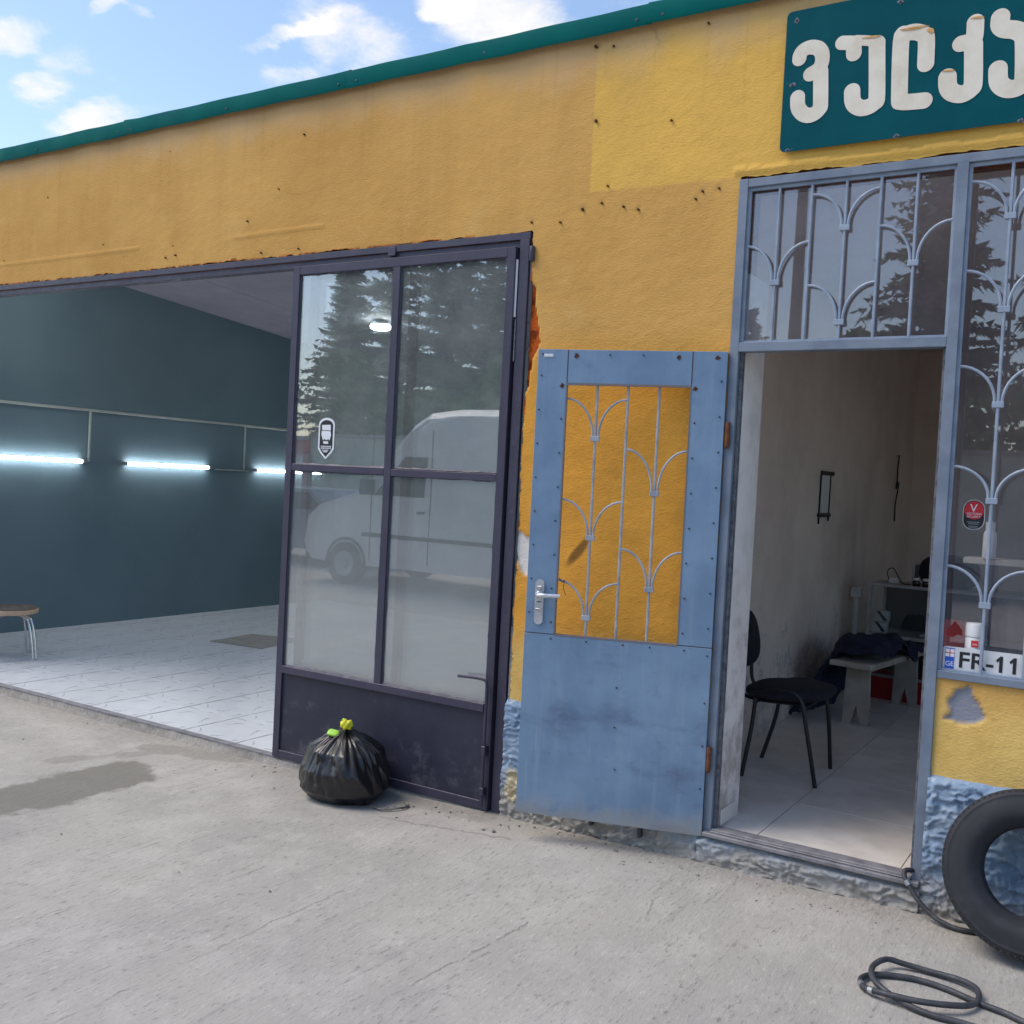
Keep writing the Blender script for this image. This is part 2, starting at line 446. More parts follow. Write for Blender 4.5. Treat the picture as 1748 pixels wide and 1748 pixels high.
# blue door paint
M = Mat('blue_paint'); p = M.objc(); n = M.noise(p, 2.6, 6, .6); n3 = M.noise(M.scl(p, (18, 18, 1.2)), 1, 6, .65); n4 = M.noise(p, 9, 6, .7)
pz_ = M.sep(p)[2]
base = M.mix(n.sm(.32, .7), srgb(126, 152, 178), srgb(106, 132, 160))
base = M.mix(n3.sm(.48, .75) * .5, base, srgb(140, 158, 178))
base = M.mix(n4.sm(.56, .72) * .5, base, srgb(92, 110, 136))
smg = M.noise(M.scl(p, (2.2, 2.2, 4.5), (0, 0, 0), (1.7, 0, .6)), 1.0, 5, .6)
base = M.mix(smg.sm(.52, .70) * pz_.sm(1.1, .75) * .75, base, srgb(86, 102, 130))
run_ = M.noise(M.scl(p, (40, 40, 1.5)), 1, 3, .6)
base = M.mix(run_.sm(.64, .74) * .35, base, srgb(150, 166, 188))
base = M.mix((pz_ + (n4 - .5) * .25).sm(.12, -.02) * .7, base, srgb(150, 148, 140))
spk = M.noise(p, 55, 4, .6)
base = M.mix(spk.sm(.70, .76) * .8, base, srgb(94, 70, 54))
M.set(base=base, rough=n4.sm(.3, .7, .42, .62), normal=M.bump(M.noise(p, 3.2, 2), .22, .03, M.bump(n4 + n3 * .4, .18, .006)))
simple('blue_frame', srgb(122, 133, 148), srgb(102, 114, 131), rough=.5, scale=6, bump=.2, bscale=45)
simple('grille_paint', srgb(168, 174, 182), srgb(134, 142, 154), rough=.5, scale=14, bump=.25, bscale=70, bdist=.002)
simple('grille_blue', srgb(150, 162, 178), srgb(130, 143, 162), rough=.5, scale=12, bump=.25, bscale=70, bdist=.002)
simple('rust', srgb(120, 70, 44), srgb(74, 50, 40), rough=.85, scale=30, bump=.5, bscale=90)
simple('screw_dark', srgb(66, 70, 84), rough=.5, metal=.5)
simple('fascia_green', srgb(4, 98, 96), srgb(6, 108, 100), rough=.55, scale=3, bump=.08, bscale=12); MATS['fascia_green'].node_tree.nodes['Principled BSDF'].inputs['Specular IOR Level'].default_value = .08
simple('hole_dark', srgb(84, 58, 30), srgb(60, 42, 26), rough=.95, scale=60); simple('rust_edge', srgb(128, 112, 104), srgb(104, 116, 134), rough=.75, scale=18, bump=.3)
simple('brick_gap', srgb(140, 80, 40), srgb(90, 50, 28), rough=.95, scale=20, bump=.5, bscale=60)
# sign
M = Mat('sign_green'); p = M.objc(); n = M.noise(p, 4, 6, .65); n3 = M.noise(p, 30, 5, .6)
base = M.mix(n.sm(.3, .7), srgb(6, 74, 84), srgb(8, 82, 90))
base = M.mix(n3.sm(.68, .74) * .6, base, srgb(80, 120, 122))
M.set(base=base, rough=.6, normal=M.bump(n, .06, .01), spec=.06)
M = Mat('sign_letter'); p = M.objc(); n = M.noise(p, 7, 6, .65)
M.set(base=M.mix(n.sm(.35, .75), srgb(226, 218, 202), srgb(208, 196, 174)), rough=.5)
simple('sign_peel', srgb(214, 170, 110), srgb(180, 130, 80), rough=.7, scale=30)
simple('bare_metal', srgb(120, 124, 130), srgb(84, 84, 92), rough=.6, metal=.3, scale=40)
# interior
M = Mat('garage_paint'); p = M.pos(); n = M.noise(p, 1.1, 5, .6); n3 = M.noise(p, 50, 3)
base = M.mix(n.sm(.35, .7), srgb(103, 125, 136), srgb(95, 117, 129))
M.set(base=base, rough=.55, normal=M.bump(n3, .15, .003))
simple('ceiling_panel', srgb(166, 163, 174), srgb(156, 153, 166), rough=.6, scale=2)
M = Mat('office_plaster'); p = M.pos(); px_, py_, pz_ = M.sep(p); n = M.noise(p, 1.6, 6, .65); n3 = M.noise(p, 9, 6, .7)
base = M.mix(n.sm(.35, .7), srgb(232, 216, 204), srgb(216, 198, 188))
flake = (n3 + pz_.sm(1.0, .3) * .16 - pz_.sm(.9, 1.4) * .2).sm(.62, .70)
base = M.mix(flake, base, M.mix(M.noise(p, 30, 4), srgb(226, 220, 212), srgb(156, 145, 138)))
soot = ((py_ - 3.9).abs().sm(.9, .1) * (pz_ - 1.3).abs().sm(.6, .05) * n.sm(.3, .6))
base = M.mix(soot * .18, base, srgb(80, 66, 56))
M.set(base=base, rough=.9, normal=M.bump(n3 + M.noise(p, 60, 4) * .4, .35, .008))
M = Mat('reveal_plaster'); p = M.pos(); px_, py_, pz_ = M.sep(p); n = M.noise(p, 5, 6, .7)
base = M.mix(n.sm(.4, .7), srgb(238, 232, 230), srgb(220, 214, 212))
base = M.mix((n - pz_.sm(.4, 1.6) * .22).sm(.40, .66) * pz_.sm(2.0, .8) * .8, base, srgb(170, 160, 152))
M.set(base=base, rough=.9, normal=M.bump(n + M.noise(p, 40, 4) * .3, .5, .01))
TSM = .236
# garage tile with printed veins
M = Mat('vein_tile'); p = M.objc(); tx, ty, tz = M.sep(p)
n = M.noise(p, 6, 4, .6); wn_ = (M.noise(p, 14, 3, .6) - .5) * .09
def dash(cx_, cy_, ang, ln, w_=.008):
    c_, s_ = math.cos(ang), math.sin(ang)
    a = (tx - cx_) * c_ + (ty - cy_) * s_; b = (ty - cy_) * c_ - (tx - cx_) * s_ + wn_ * 1.1
    return b.abs().sm(w_, w_ * .3) * a.abs().sm(ln, ln * .8)
v1 = dash(-.12, .13, .9, .06).max(dash(.14, .05, 2.0, .075)).max(dash(.02, -.15, .6, .05)).max(dash(-.16, -.12, 2.3, .05)).max(dash(.17, -.17, 1.3, .04, .010)) * n.sm(.30, .40)
oi = M.new('ShaderNodeObjectInfo'); rnd = X(M.nt, oi.outputs['Random'])
base = M.mix(n.sm(.3, .7), srgb(212, 216, 222), srgb(200, 205, 212))
base = M.mix(rnd * .35, base, srgb(200, 204, 206))
edg = tx.abs().max(ty.abs()).sm(TSM - .013, TSM - .006) * M.noise(p, 7, 2).sm(.44, .56) * .7
base = M.mix(v1.max(edg) * .85, base, srgb(126, 130, 132))
M.set(base=base, rough=.32, spec=.5)
simple('grout', srgb(140, 142, 146), srgb(118, 120, 124), rough=.9, scale=12)
simple('office_tile', srgb(228, 222, 214), srgb(208, 202, 193), rough=.42, scale=4, bump=.05)
simple('threshold_metal', srgb(140, 138, 142), srgb(110, 108, 114), rough=.55, scale=14, bump=.35, bscale=50, bdist=.006)
simple('sheet_metal', srgb(150, 148, 160), srgb(120, 118, 132), rough=.5, scale=5)
simple('floor_hatch', srgb(150, 148, 144), srgb(130, 128, 124), rough=.6, scale=8)
simple('conduit', srgb(176, 184, 180), srgb(160, 168, 166), rough=.45, scale=6)
simple('lamp_cap', srgb(150, 155, 160), rough=.4)
def emit(name, c, s):
    M = Mat(name); M.set(base=(.8, .8, .8, 1), rough=.4)
    M.bsdf.inputs['Emission Color'].default_value = (*c, 1); M.bsdf.inputs['Emission Strength'].default_value = s
emit('tube_glow', (.96, .99, 1.0), 16.0)
emit('lamp_glow', (.95, 1.0, .97), 40.0)
# glass: thin dusty pane
def glass(name, dirt=.12, tint=(.94, .97, .97, 1), dirtc=(.42, .43, .43, 1), f0=.045, speck=.1, wavy=.0, low=0.0):
    M = Mat(name); p = M.objc()
    n = M.noise(p, 3, 5, .65); n3 = M.noise(p, 22, 4, .65)
    fr = M.new('ShaderNodeLayerWeight'); fr.inputs[0].default_value = .5
    fre = X(M.nt, fr.outputs['Facing']).pow(5.0) * (1 - f0) + f0
    tr = M.new('ShaderNodeBsdfTransparent'); tr.inputs[0].default_value = tint
    gl = M.new('ShaderNodeBsdfGlossy'); gl.inputs['Roughness'].default_value = .01
    df = M.new('ShaderNodeBsdfDiffuse'); df.inputs[0].default_value = dirtc
    if wavy:
        nb = M.bump(M.noise(p, 2.2, 1), wavy, .01); M.nt.links.new(nb, gl.inputs['Normal'])
    a = M.new('ShaderNodeMixShader'); M.link(fre, a.inputs[0])
    M.nt.links.new(tr.outputs[0], a.inputs[1]); M.nt.links.new(gl.outputs[0], a.inputs[2])
    b = M.new('ShaderNodeMixShader')
    d = n.sm(.25, .8, dirt * .6, dirt * 1.4) + n3.sm(.68, .74) * speck
    if low:      # road dust clings to the lower panes
        d = d + (M.sep(p)[2] + (n - .5) * .5).sm(1.7, .7) * low
    M.link(d.min(1.0), b.inputs[0]); M.nt.links.new(a.outputs[0], b.inputs[1]); M.nt.links.new(df.outputs[0], b.inputs[2])
    M.nt.links.new(b.outputs[0], M.out.inputs[0])
glass('pane_glass', .10, f0=.22, dirtc=(.68, .69, .68, 1), speck=.10, wavy=.012, low=.13)
glass('office_glass', .07, tint=(.96, .96, .98, 1), dirtc=(.42, .40, .48, 1), f0=.13, speck=.08, wavy=.015)
glass('cabinet_glass', .05, dirtc=(.3, .3, .3, 1))
# small things
M = Mat('bag_plastic'); p = M.objc(); n = M.noise(p, 14, 4, .6, .6) * .5 + M.voro(M.scl(p, (1, 1, .55)), 13, 'SMOOTH_F1') * .9
M.set(base=srgb(24, 23, 26), rough=.3, normal=M.bump(n, .3, .02), spec=.6)
simple('tie_lime', srgb(170, 222, 80), rough=.4); simple('tie_yellow', srgb(228, 214, 50), srgb(200, 204, 50), rough=.4, scale=30)
M = Mat('rubber'); p = M.objc(); n = M.noise(p, 6, 6, .65); n3 = M.noise(p, 60, 4)
M.set(base=M.mix(n.sm(.4, .75), srgb(34, 36, 42), srgb(54, 55, 61)), rough=.7, normal=M.bump(n3, .15, .002))
simple('hose_rubber', srgb(52, 54, 60), srgb(74, 75, 80), rough=.55, scale=20, bump=.15)
simple('clamp', srgb(190, 190, 190), rough=.35, metal=.8)
simple('chrome', srgb(205, 208, 210), rough=.25, metal=.9)
simple('satin_steel', srgb(214, 216, 220), srgb(186, 188, 194), rough=.32, metal=.6, scale=12)
simple('black_metal', srgb(30, 31, 36), rough=.4)
simple('black_cloth', srgb(26, 27, 36), srgb(36, 37, 46), rough=.95, scale=40, bump=.3, bscale=200)
simple('navy_cloth', srgb(34, 40, 66), srgb(26, 30, 52), rough=.85, scale=10, bump=.3, bscale=120)
simple('bench_wood', srgb(196, 188, 176), srgb(164, 155, 142), rough=.8, scale=6, bump=.3, bscale=50)
simple('cabinet_frame', srgb(180, 180, 180), srgb(150, 150, 150), rough=.5, scale=6)
simple('dark_red', srgb(120, 24, 30), srgb(96, 20, 26), rough=.6, scale=6); simple('red_paint', srgb(176, 32, 40), srgb(150, 28, 36), rough=.5, scale=6)
simple('white_plastic', srgb(226, 226, 226), srgb(208, 208, 208), rough=.4, scale=6)
simple('black_print', srgb(28, 30, 34), rough=.5); simple('white_print', srgb(228, 230, 234), rough=.5)
simple('red_print', srgb(200, 40, 52), rough=.5); simple('blue_print', srgb(40, 90, 190), rough=.5); simple('grey_print', srgb(120, 122, 128), rough=.5)
simple('plate_white', srgb(214, 216, 218), srgb(196, 198, 200), rough=.4, scale=12)
simple('stool_seat', srgb(84, 66, 56), srgb(70, 56, 50), rough=.5, scale=12); simple('stool_edge', srgb(196, 170, 142), srgb(176, 150, 124), rough=.5, scale=12)
simple('wire', srgb(150, 142, 132), srgb(110, 100, 92), rough=.5, metal=.6, scale=30)
simple('stone', srgb(150, 146, 140), srgb(110, 106, 100), rough=.9, scale=20)
# yard behind the camera
simple('van_white', srgb(226, 226, 222), srgb(214, 214, 210), rough=.3, scale=2); simple('tyre_dark', srgb(32, 32, 34), rough=.8)
simple('car_blue', srgb(104, 122, 138), srgb(96, 114, 130), rough=.3, scale=2); simple('dark_trim', srgb(40, 41, 44), rough=.5); simple('van_glass', srgb(24, 30, 34), rough=.08); simple('hub', srgb(150, 152, 156), rough=.35, metal=.6)
simple('lamp_lens', srgb(220, 200, 180), rough=.15)
simple('wall_green', srgb(168, 176, 160), srgb(150, 158, 146), rough=.85, scale=2, bump=.2)
simple('wall_pink', srgb(182, 160, 156), srgb(164, 142, 140), rough=.85, scale=2, bump=.2)
simple('bark', srgb(96, 80, 64), srgb(70, 58, 46), rough=.95, scale=12, bump=.5)
M = Mat('needles'); p = M.objc(); n = M.noise(p, 1.6, 4)
M.set(base=M.mix(n.sm(.3, .7), srgb(76, 100, 70), srgb(112, 134, 92)), rough=.7)
M = Mat('hedge_leaf'); p = M.objc(); n = M.noise(p, 2.5, 4)
M.set(base=M.mix(n.sm(.3, .7), srgb(74, 104, 48), srgb(110, 132, 66)), rough=.7)

# ------------------------------------------------------------ ground
def gz(x): return np.interp(x, [-7.0, -4.3, -3.3, -2.6, -.6], [-.085, -.075, -.045, -.022, .018])
GX = np.concatenate([np.linspace(-220, -14, 12), np.linspace(-12, 4, 161), np.linspace(6, 220, 12)])
GY = np.concatenate([np.linspace(-220, -9, 12), np.linspace(-7, -.1, 70), [-.04, .03, .05, 12, 220]])
def gfn(u, v):
    z = gz(u) + fbm(u * 1.3, v * 1.3, 3, 5) * .014 * (np.abs(u) < 13) * (v > -8)
    z = np.where(v > .04, -.35, z)
    return u, v, z
ground = struct(obj('ground', gridmesh('ground', GX, GY, gfn), 'concrete'))

# ------------------------------------------------------------ building
B = thing('workshop_building', 'ochre stucco workshop with green roof edge, open garage bay and open office doorway', 'building')
GAR = (-8.45, -2.625, -.06, 2.872)      # garage opening x0 x1 z0 z1
OFF = (-1.572, 2.44, -.1, 3.006)        # office glazing opening
WIN_Z = .952
XL, XR, TOP = -10.4, 3.4, 3.775
PL = .555                               # plinth top
brick_poly = [(-2.64, 2.62), (-2.594, 2.60), (-2.590, 2.50), (-2.566, 2.44), (-2.552, 2.36), (-2.556, 2.30), (-2.585, 2.24), (-2.60, 2.10), (-2.64, 2.05)]
white_poly = [(-2.64, 1.375), (-2.60, 1.392), (-2.575, 1.37), (-2.50, 1.365), (-2.50, 1.185), (-2.56, 1.18), (-2.595, 1.20), (-2.61, 1.25), (-2.64, 1.26)]
chip_poly = [(-.62, .80), (-.592, .82), (-.605, .86), (-.585, .885), (-.575, .915), (-.548, .925), (-.535, .94), (-.522, .93), (-.512, .895), (-.49, .87), (-.474, .84), (-.462, .815), (-.50, .79), (-.56, .785)]
def keep(u, v):
    g = (u > GAR[0]) & (u < GAR[1]) & (v < GAR[3])
    o_ = (u > OFF[0]) & (u < OFF[1]) & (v > WIN_Z) & (v < OFF[3])
    d_ = (u > OFF[0]) & (u < -.655) & (v < OFF[3])
    pl_ = v < PL - .02
    return ~(g | o_ | d_ | pl_)
def edge_shift(u, v):
    """ragged plaster edge next to the openings"""
    n_ = fbm(u * 9, v * 9, 4, 3)
    return n_
def wfn(u, v):
    x, z = u.copy(), v.copy()
    y = -fbm(u * 7, v * 11, 4, 11) * .004 - fbm(u * 1.1, v * 1.1, 3, 19) * .016 - fbm(u * 45, v * 60, 2, 15) * .0035 * vnoise(u * .8, v * .8, 44)
    j = fbm(u * 12, v * 12, 3, 33) * .022
    jf = fbm(u * 40, v * 40, 2, 37) * .010
    on = (np.abs(v - GAR[3]) < 1e-6) & (u < GAR[1] + .01); z = np.where(on, z + j * .9 + jf, z)
    on = (np.abs(u - GAR[1]) < 1e-6) & (v < GAR[3]); x = np.where(on, x + .008 + j * .7 + jf, x)
    on = (np.abs(u - OFF[0]) < 1e-6); x = np.where(on & (v < OFF[3] + .01), x + j * .3, x)
    on = (np.abs(v - OFF[3]) < 1e-6) & (u > OFF[0] - .01); z = np.where(on, z + j * .8 + jf, z)
    for poly, d in ((brick_poly, .020), (white_poly, .010), (chip_poly, .012)):
        y = y + in_poly(u + fbm(u * 16, v * 16, 3, 37) * .016, v + fbm(u * 16 + 9, v * 16, 3, 38) * .016, poly) * d
    # pock marks
    for (hx, hz, hr) in pocks: y = y + .006 * np.exp(-((u - hx) ** 2 + (v - hz) ** 2) / (hr * hr))
    # proud strip over the glazing, slight ridge lines
    y = y - .008 * ((u > OFF[0] - .03) & (v > OFF[3] + .02) & (v < OFF[3] + .045 + j))
    y = y - .006 * np.exp(-((v - 3.02 - .03 * fbm(u * .8, u * 0, 2, 4)) / .008) ** 2) * (u < -4.0) * (vnoise(u * 2, v * 0, 8) > .3)
    return x, y, z
pocks = []
for p_ in [(1018, 207), (1147, 206), (1210, 40), (995, 358), (1018, 80), (1228, 322), (1028, 347), (1065, 353), (1090, 358), (1188, 340), (1200, 327), (957, 380), (908, 380), (423, 378), (520, 230), (1048, 79), (1038, 318), (300, 436), (446, 432), (510, 425), (283, 440)]:
    h_ = onY(*p_); pocks.append((h_.x, h_.z, .009 if p_[0] not in (1018, 995) else .014))
for _ in range(9): pocks.append((random.uniform(-8, -1.7), random.uniform(2.95, 3.74), random.uniform(.004, .007)))
def wattr(u, v):
    jx = fbm(u * 16, v * 16, 3, 37) * .016; jz = fbm(u * 16 + 9, v * 16, 3, 38) * .016
    def cover(poly):
        t = np.zeros(u.shape)
        for a_ in (-.0035, 0, .0035):
            for c_ in (-.0035, 0, .0035): t = t + in_poly(u + jx + a_, v + jz + c_, poly)
        return t / 9
    c = cover(chip_poly)
    b_ = cover(brick_poly)
    edge_n = fbm(u * 14, v * 14, 3, 51)
    b_ = np.maximum(b_, ((u - GAR[1] < np.where(v > 1.9, .012, .004) + edge_n * .035) & (u >= GAR[1] - .01) & (v < 2.8)) * 1.0)
    b_ = np.maximum(b_, ((v - GAR[3] < .001 + edge_n * .035) & (u < -2.7) & (v < 2.95)) * .9)
    wh = cover(white_poly)
    return c, b_ * (1 - wh), wh
U = np.concatenate([gridlines(XL, -7.6, .05, (GAR[0],))[:-1], gridlines(-7.6, -.2, .0105, (GAR[1], OFF[0], -.655)), gridlines(-.2, XR, .05, (OFF[1],))[1:]])
V = gridlines(PL - .03, TOP, .0105, (GAR[3], WIN_Z, OFF[3]))
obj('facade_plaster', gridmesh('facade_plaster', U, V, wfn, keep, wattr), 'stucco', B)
for (hx, hz, hr) in pocks:
    k_ = hr * (.52 if hr > .0085 else .42); ph_ = random.uniform(0, 6)
    obj('plaster_hole', shape2d([[(math.cos(a) * k_ * (1 + .3 * math.sin(2 * a + ph_)), math.sin(a) * k_ * (1 + .25 * math.cos(3 * a + ph_))) for a in [2 * math.pi * k / 12 for k in range(12)]]], .012), 'hole_dark', B, loc=(hx, -.003, hz))
# masonry core behind the plaster
T0, T1 = .024, .29
obj('masonry', boxes((XL, GAR[0], T0, T1, -.3, 3.7), (GAR[0], XR, T0, T1, 3.006, 3.7), (GAR[0], OFF[0] - .004, T0, T1, 2.876, 3.0055),
                     (GAR[1] + .004, OFF[0] - .004, T0, T1, -.3, 2.876), (-.655, OFF[1], T0, T1, -.3, WIN_Z - .003), (OFF[1], XR, T0, T1, -.3, 3.0055)), 'brick_gap', B)
# rough-cast plinth with real relief
def plinth(x0, x1, z0, z1, y0=-.018, amp=.027):
    def fn(u, v):
        wx_ = u + fbm(u * 8, v * 8, 3, 61) * .16; wy_ = v + fbm(u * 8 + 5, v * 8, 3, 63) * .10
        r1 = 1 - np.abs(fbm(wx_ * 12, wy_ * 22, 3, 71)) * 4.4; r2 = 1 - np.abs(fbm(wx_ * 30 + 3, wy_ * 46, 2, 83)) * 4
        f1, f2 = worley(wx_ * 22, wy_ * 32, 73)
        y = y0 - amp * (.55 * np.clip(r1, 0, 1) ** 1.5 + .30 * np.clip(r2, 0, 1) + .35 * np.clip(f2 - f1, 0, .6) - .25)
        tp = np.clip((z1 - v) / .03, 0, 1); y = y * tp + .006 * (1 - tp)
        return u + fbm(u * 15, v * 15, 2, 5) * .008, y, v + fbm(u * 6, v * 0, 2, 6) * .012 * (v > z1 - .02)
    obj('plinth', gridmesh('plinth', gridlines(x0, x1, .0062), gridlines(z0, z1, .0062), fn), 'roughcast', B)
plinth(GAR[1] + .0, -1.585, -.12, PL + .005)
plinth(-.655, 1.2, -.12, PL + .02)
plinth(1.2, XR, -.12, PL + .02)
plinth(-1.585, -.655, -.12, .124, y0=-.03, amp=.026)
# inner door step block under the threshold
obj('step_core', boxes((-1.58, -.66, -.012, .28, -.12, .083)), 'grout', B)

# roof and its green edge flashing in overlapping lengths
def fascia(x0, x1, i):
    bm = bmesh.new(); nseg = 14; rows = []
    for k in range(nseg + 1):
        x = x0 + (x1 - x0) * k / nseg
        wv = .004 * math.sin(k * 1.7 + i) + random.uniform(-.0025, .0025)
        prof = [(.30, 3.862), (-.035, 3.842 + wv * .4), (-.046, 3.834 + wv * .4), (-.048 + wv, 3.756 + wv), (-.040 + wv, 3.744 + wv), (-.036 + wv, 3.746 + wv), (-.042, 3.834)]
        rows.append([bm.verts.new((x, y, z + .0016 * (i % 2) + (.006 if k in (0,) and i % 2 else 0))) for y, z in prof])
    for a, b_ in zip(rows, rows[1:]):
        for j in range(len(a) - 1): bm.faces.new((a[j], a[j + 1], b_[j + 1], b_[j]))
    f = obj('fascia_panel', bm, 'fascia_green', B, smooth=True)
    for k in range(3):
        sx = x0 + (x1 - x0) * (.04 + .46 * k)
        obj('screw', lathe([(.004, 0), (.0075, .002), (.006, .005)], 8, axis='y'), 'screw_dark', f, loc=(sx, -.052, 3.772))
    return f
fx = [-10.5, -9.5, -7.62, -5.72, -3.82, -2.02, -.15, 1.75, 3.5]
for i in range(len(fx) - 1): fascia(fx[i] - (.02 if i else 0), fx[i + 1], i)
bm = bmesh.new()
vs = [bm.verts.new(c) for c in [(-10.5, .05, 3.80), (3.5, .05, 3.80), (3.5, 7.2, 3.45), (-10.5, 7.2, 3.45), (-10.5, .05, 3.85), (3.5, .05, 3.85), (3.5, 7.2, 3.50), (-10.5, 7.2, 3.50)]]
for q_ in ((0, 1, 2, 3), (4, 7, 6, 5), (0, 4, 5, 1), (1, 5, 6, 2), (2, 6, 7, 3), (3, 7, 4, 0)): bm.faces.new([vs[k] for k in q_])
obj('roof', bm, 'sheet_metal', B)
obj('wall_plate', boxes((XL, XR, .03, .3, 3.70, 3.795)), 'brick_gap', B)

# --- garage room
GF = -.034
obj('side_wall', boxes((-9.24, -9.038, .29, 6.0, -.2, 3.74)), 'garage_paint', B)
obj('back_wall', boxes((-9.24, -2.0, 5.82, 6.0, -.2, 3.60)), 'garage_paint', B)
obj('partition_wall', boxes((-2.12, -2.035, .29, 6.6, -.2, 3.78)), 'garage_paint', B)
obj('wall_lining', boxes((-2.030, -1.95, .29, 6.31, .0, 3.3)), 'office_plaster', B)
# front wall inside face of the garage left of the opening
gfloor = obj('garage_floor', boxes((-9.04, -2.1, .02, 5.84, -.3, GF - .008)), 'grout', B)
def cz(y): return 3.632 - .0765 * y
ceil_w = [-9.04, -7.86, -6.66, -5.46, -4.26, -3.06, -2.11]; ceil_d = [.28, 2.45, 4.55, 5.83]
for i in range(6):
    for j in range(3):
        bm = bmesh.new(); x0, x1, y0, y1 = ceil_w[i] + .004, ceil_w[i + 1] - .004, ceil_d[j] + .004, ceil_d[j + 1] - .004
        dz_ = random.uniform(-.003, .003)
        vv = [bm.verts.new((x, y, cz(y) + dz_ + t)) for t in (0, .02) for x, y in ((x0, y0), (x1, y0), (x1, y1), (x0, y1))]
        for q_ in ((0, 1, 2, 3), (7, 6, 5, 4), (0, 4, 5, 1), (1, 5, 6, 2), (2, 6, 7, 3), (3, 7, 4, 0)): bm.faces.new([vv[k] for k in q_])
        obj('ceiling_panel', bm, 'ceiling_panel', B)
TS = .472
tile_me = None
ys = [.018] + [.49 + TS * k for k in range(0, 12)]
xs = [-5.05 + TS * k for k in range(-9, 7)]
for i in range(len(xs) - 1):
    for j in range(len(ys) - 1):
        x0, x1, y0, y1 = xs[i], xs[i + 1], ys[j], ys[j + 1]
        if x1 > -2.13: continue
        if j == 0 and x0 < -99: continue
        if tile_me is None:
            t0 = obj('floor_tile', boxes((-TS / 2 + .0035, TS / 2 - .0035, -TS / 2 + .0035, TS / 2 - .0035, -.008, 0), bev=.0012), 'vein_tile', gfloor); tile_me = t0; t = t0
        else: t = copyobj(t0, gfloor)
        t.location = ((x0 + x1) / 2, (y0 + y1) / 2, GF + random.uniform(-.0006, .0006))
        if (y1 - y0) < TS * 1.2 and j == 0: t.location.y = .49 - TS / 2
hat = [onZ(*p_, GF) for p_ in [(358, 1095), (430, 1083), (520, 1092), (445, 1108)]]
bm = bmesh.new(); vs = [bm.verts.new((h_.x, h_.y, GF + .006)) for h_ in hat]; bm.faces.new(vs)
r_ = bmesh.ops.extrude_face_region(bm, geom=list(bm.faces)); bmesh.ops.translate(bm, vec=(0, 0, -.005), verts=[v for v in r_['geom'] if isinstance(v, bmesh.types.BMVert)])
tag(obj('floor_mat', bm, 'floor_hatch'), 'flat grey rectangular cover lying on the white tiled garage floor', 'mat')
# threshold of the garage bay: steel angle with ragged concrete lip below
bm = boxes((GAR[0], GAR[1] - .05, -.012, .016, -.060, -.026), (GAR[0], GAR[1] - .05, .020, .052, -.060, -.030))
obj('threshold', bm, 'threshold_metal', B)
def lipf(u, v):
    return u, -.016 - .060 * np.clip(1 - (v + .115) / .08, 0, 1) ** 1.5 * (.55 + fbm(u * 3, v * 0, 3, 9)) + fbm(u * 18, v * 30, 3, 12) * .012, v + fbm(u * 10, v * 10, 2, 3) * .008
obj('threshold_lip', gridmesh('threshold_lip', gridlines(GAR[0], GAR[1], .015), gridlines(-.115, -.035, .009), lipf), 'concrete', B)

# garage opening frame (steel angles)
gfr = obj('garage_frame', boxes((GAR[0], GAR[1] - .004, -.004, .006, 2.832, 2.868), (GAR[0], GAR[1] - .062, .008, .060, 2.795, 2.830),
                                (GAR[1] - .060, GAR[1] - .006, -.008, .012, -.055, 2.8315), (GAR[1] - .100, GAR[1] - .063, .016, .070, -.05, 2.794),
                                (GAR[0], GAR[0] + .055, -.008, .012, -.05, 2.8315), (-3.52, -3.47, -.010, .0045, 2.812, 2.858), bev=.002), 'violet_metal', B)
obj('hinge', lathe([(.012, 0), (.014, .003), (.014, .07), (.012, .073)], 10), 'violet_metal', gfr, loc=(-2.612, -.010, 2.72), smooth=True)
obj('loose_strip', boxes((-2.705, -2.690, -.012, -.004, 2.45, 2.735), bev=.002), 'white_plastic', gfr)
obj('loose_strip', boxes((-2.690, -2.684, -.014, -.006, 2.23, 2.44), bev=.001), 'bare_metal', gfr)

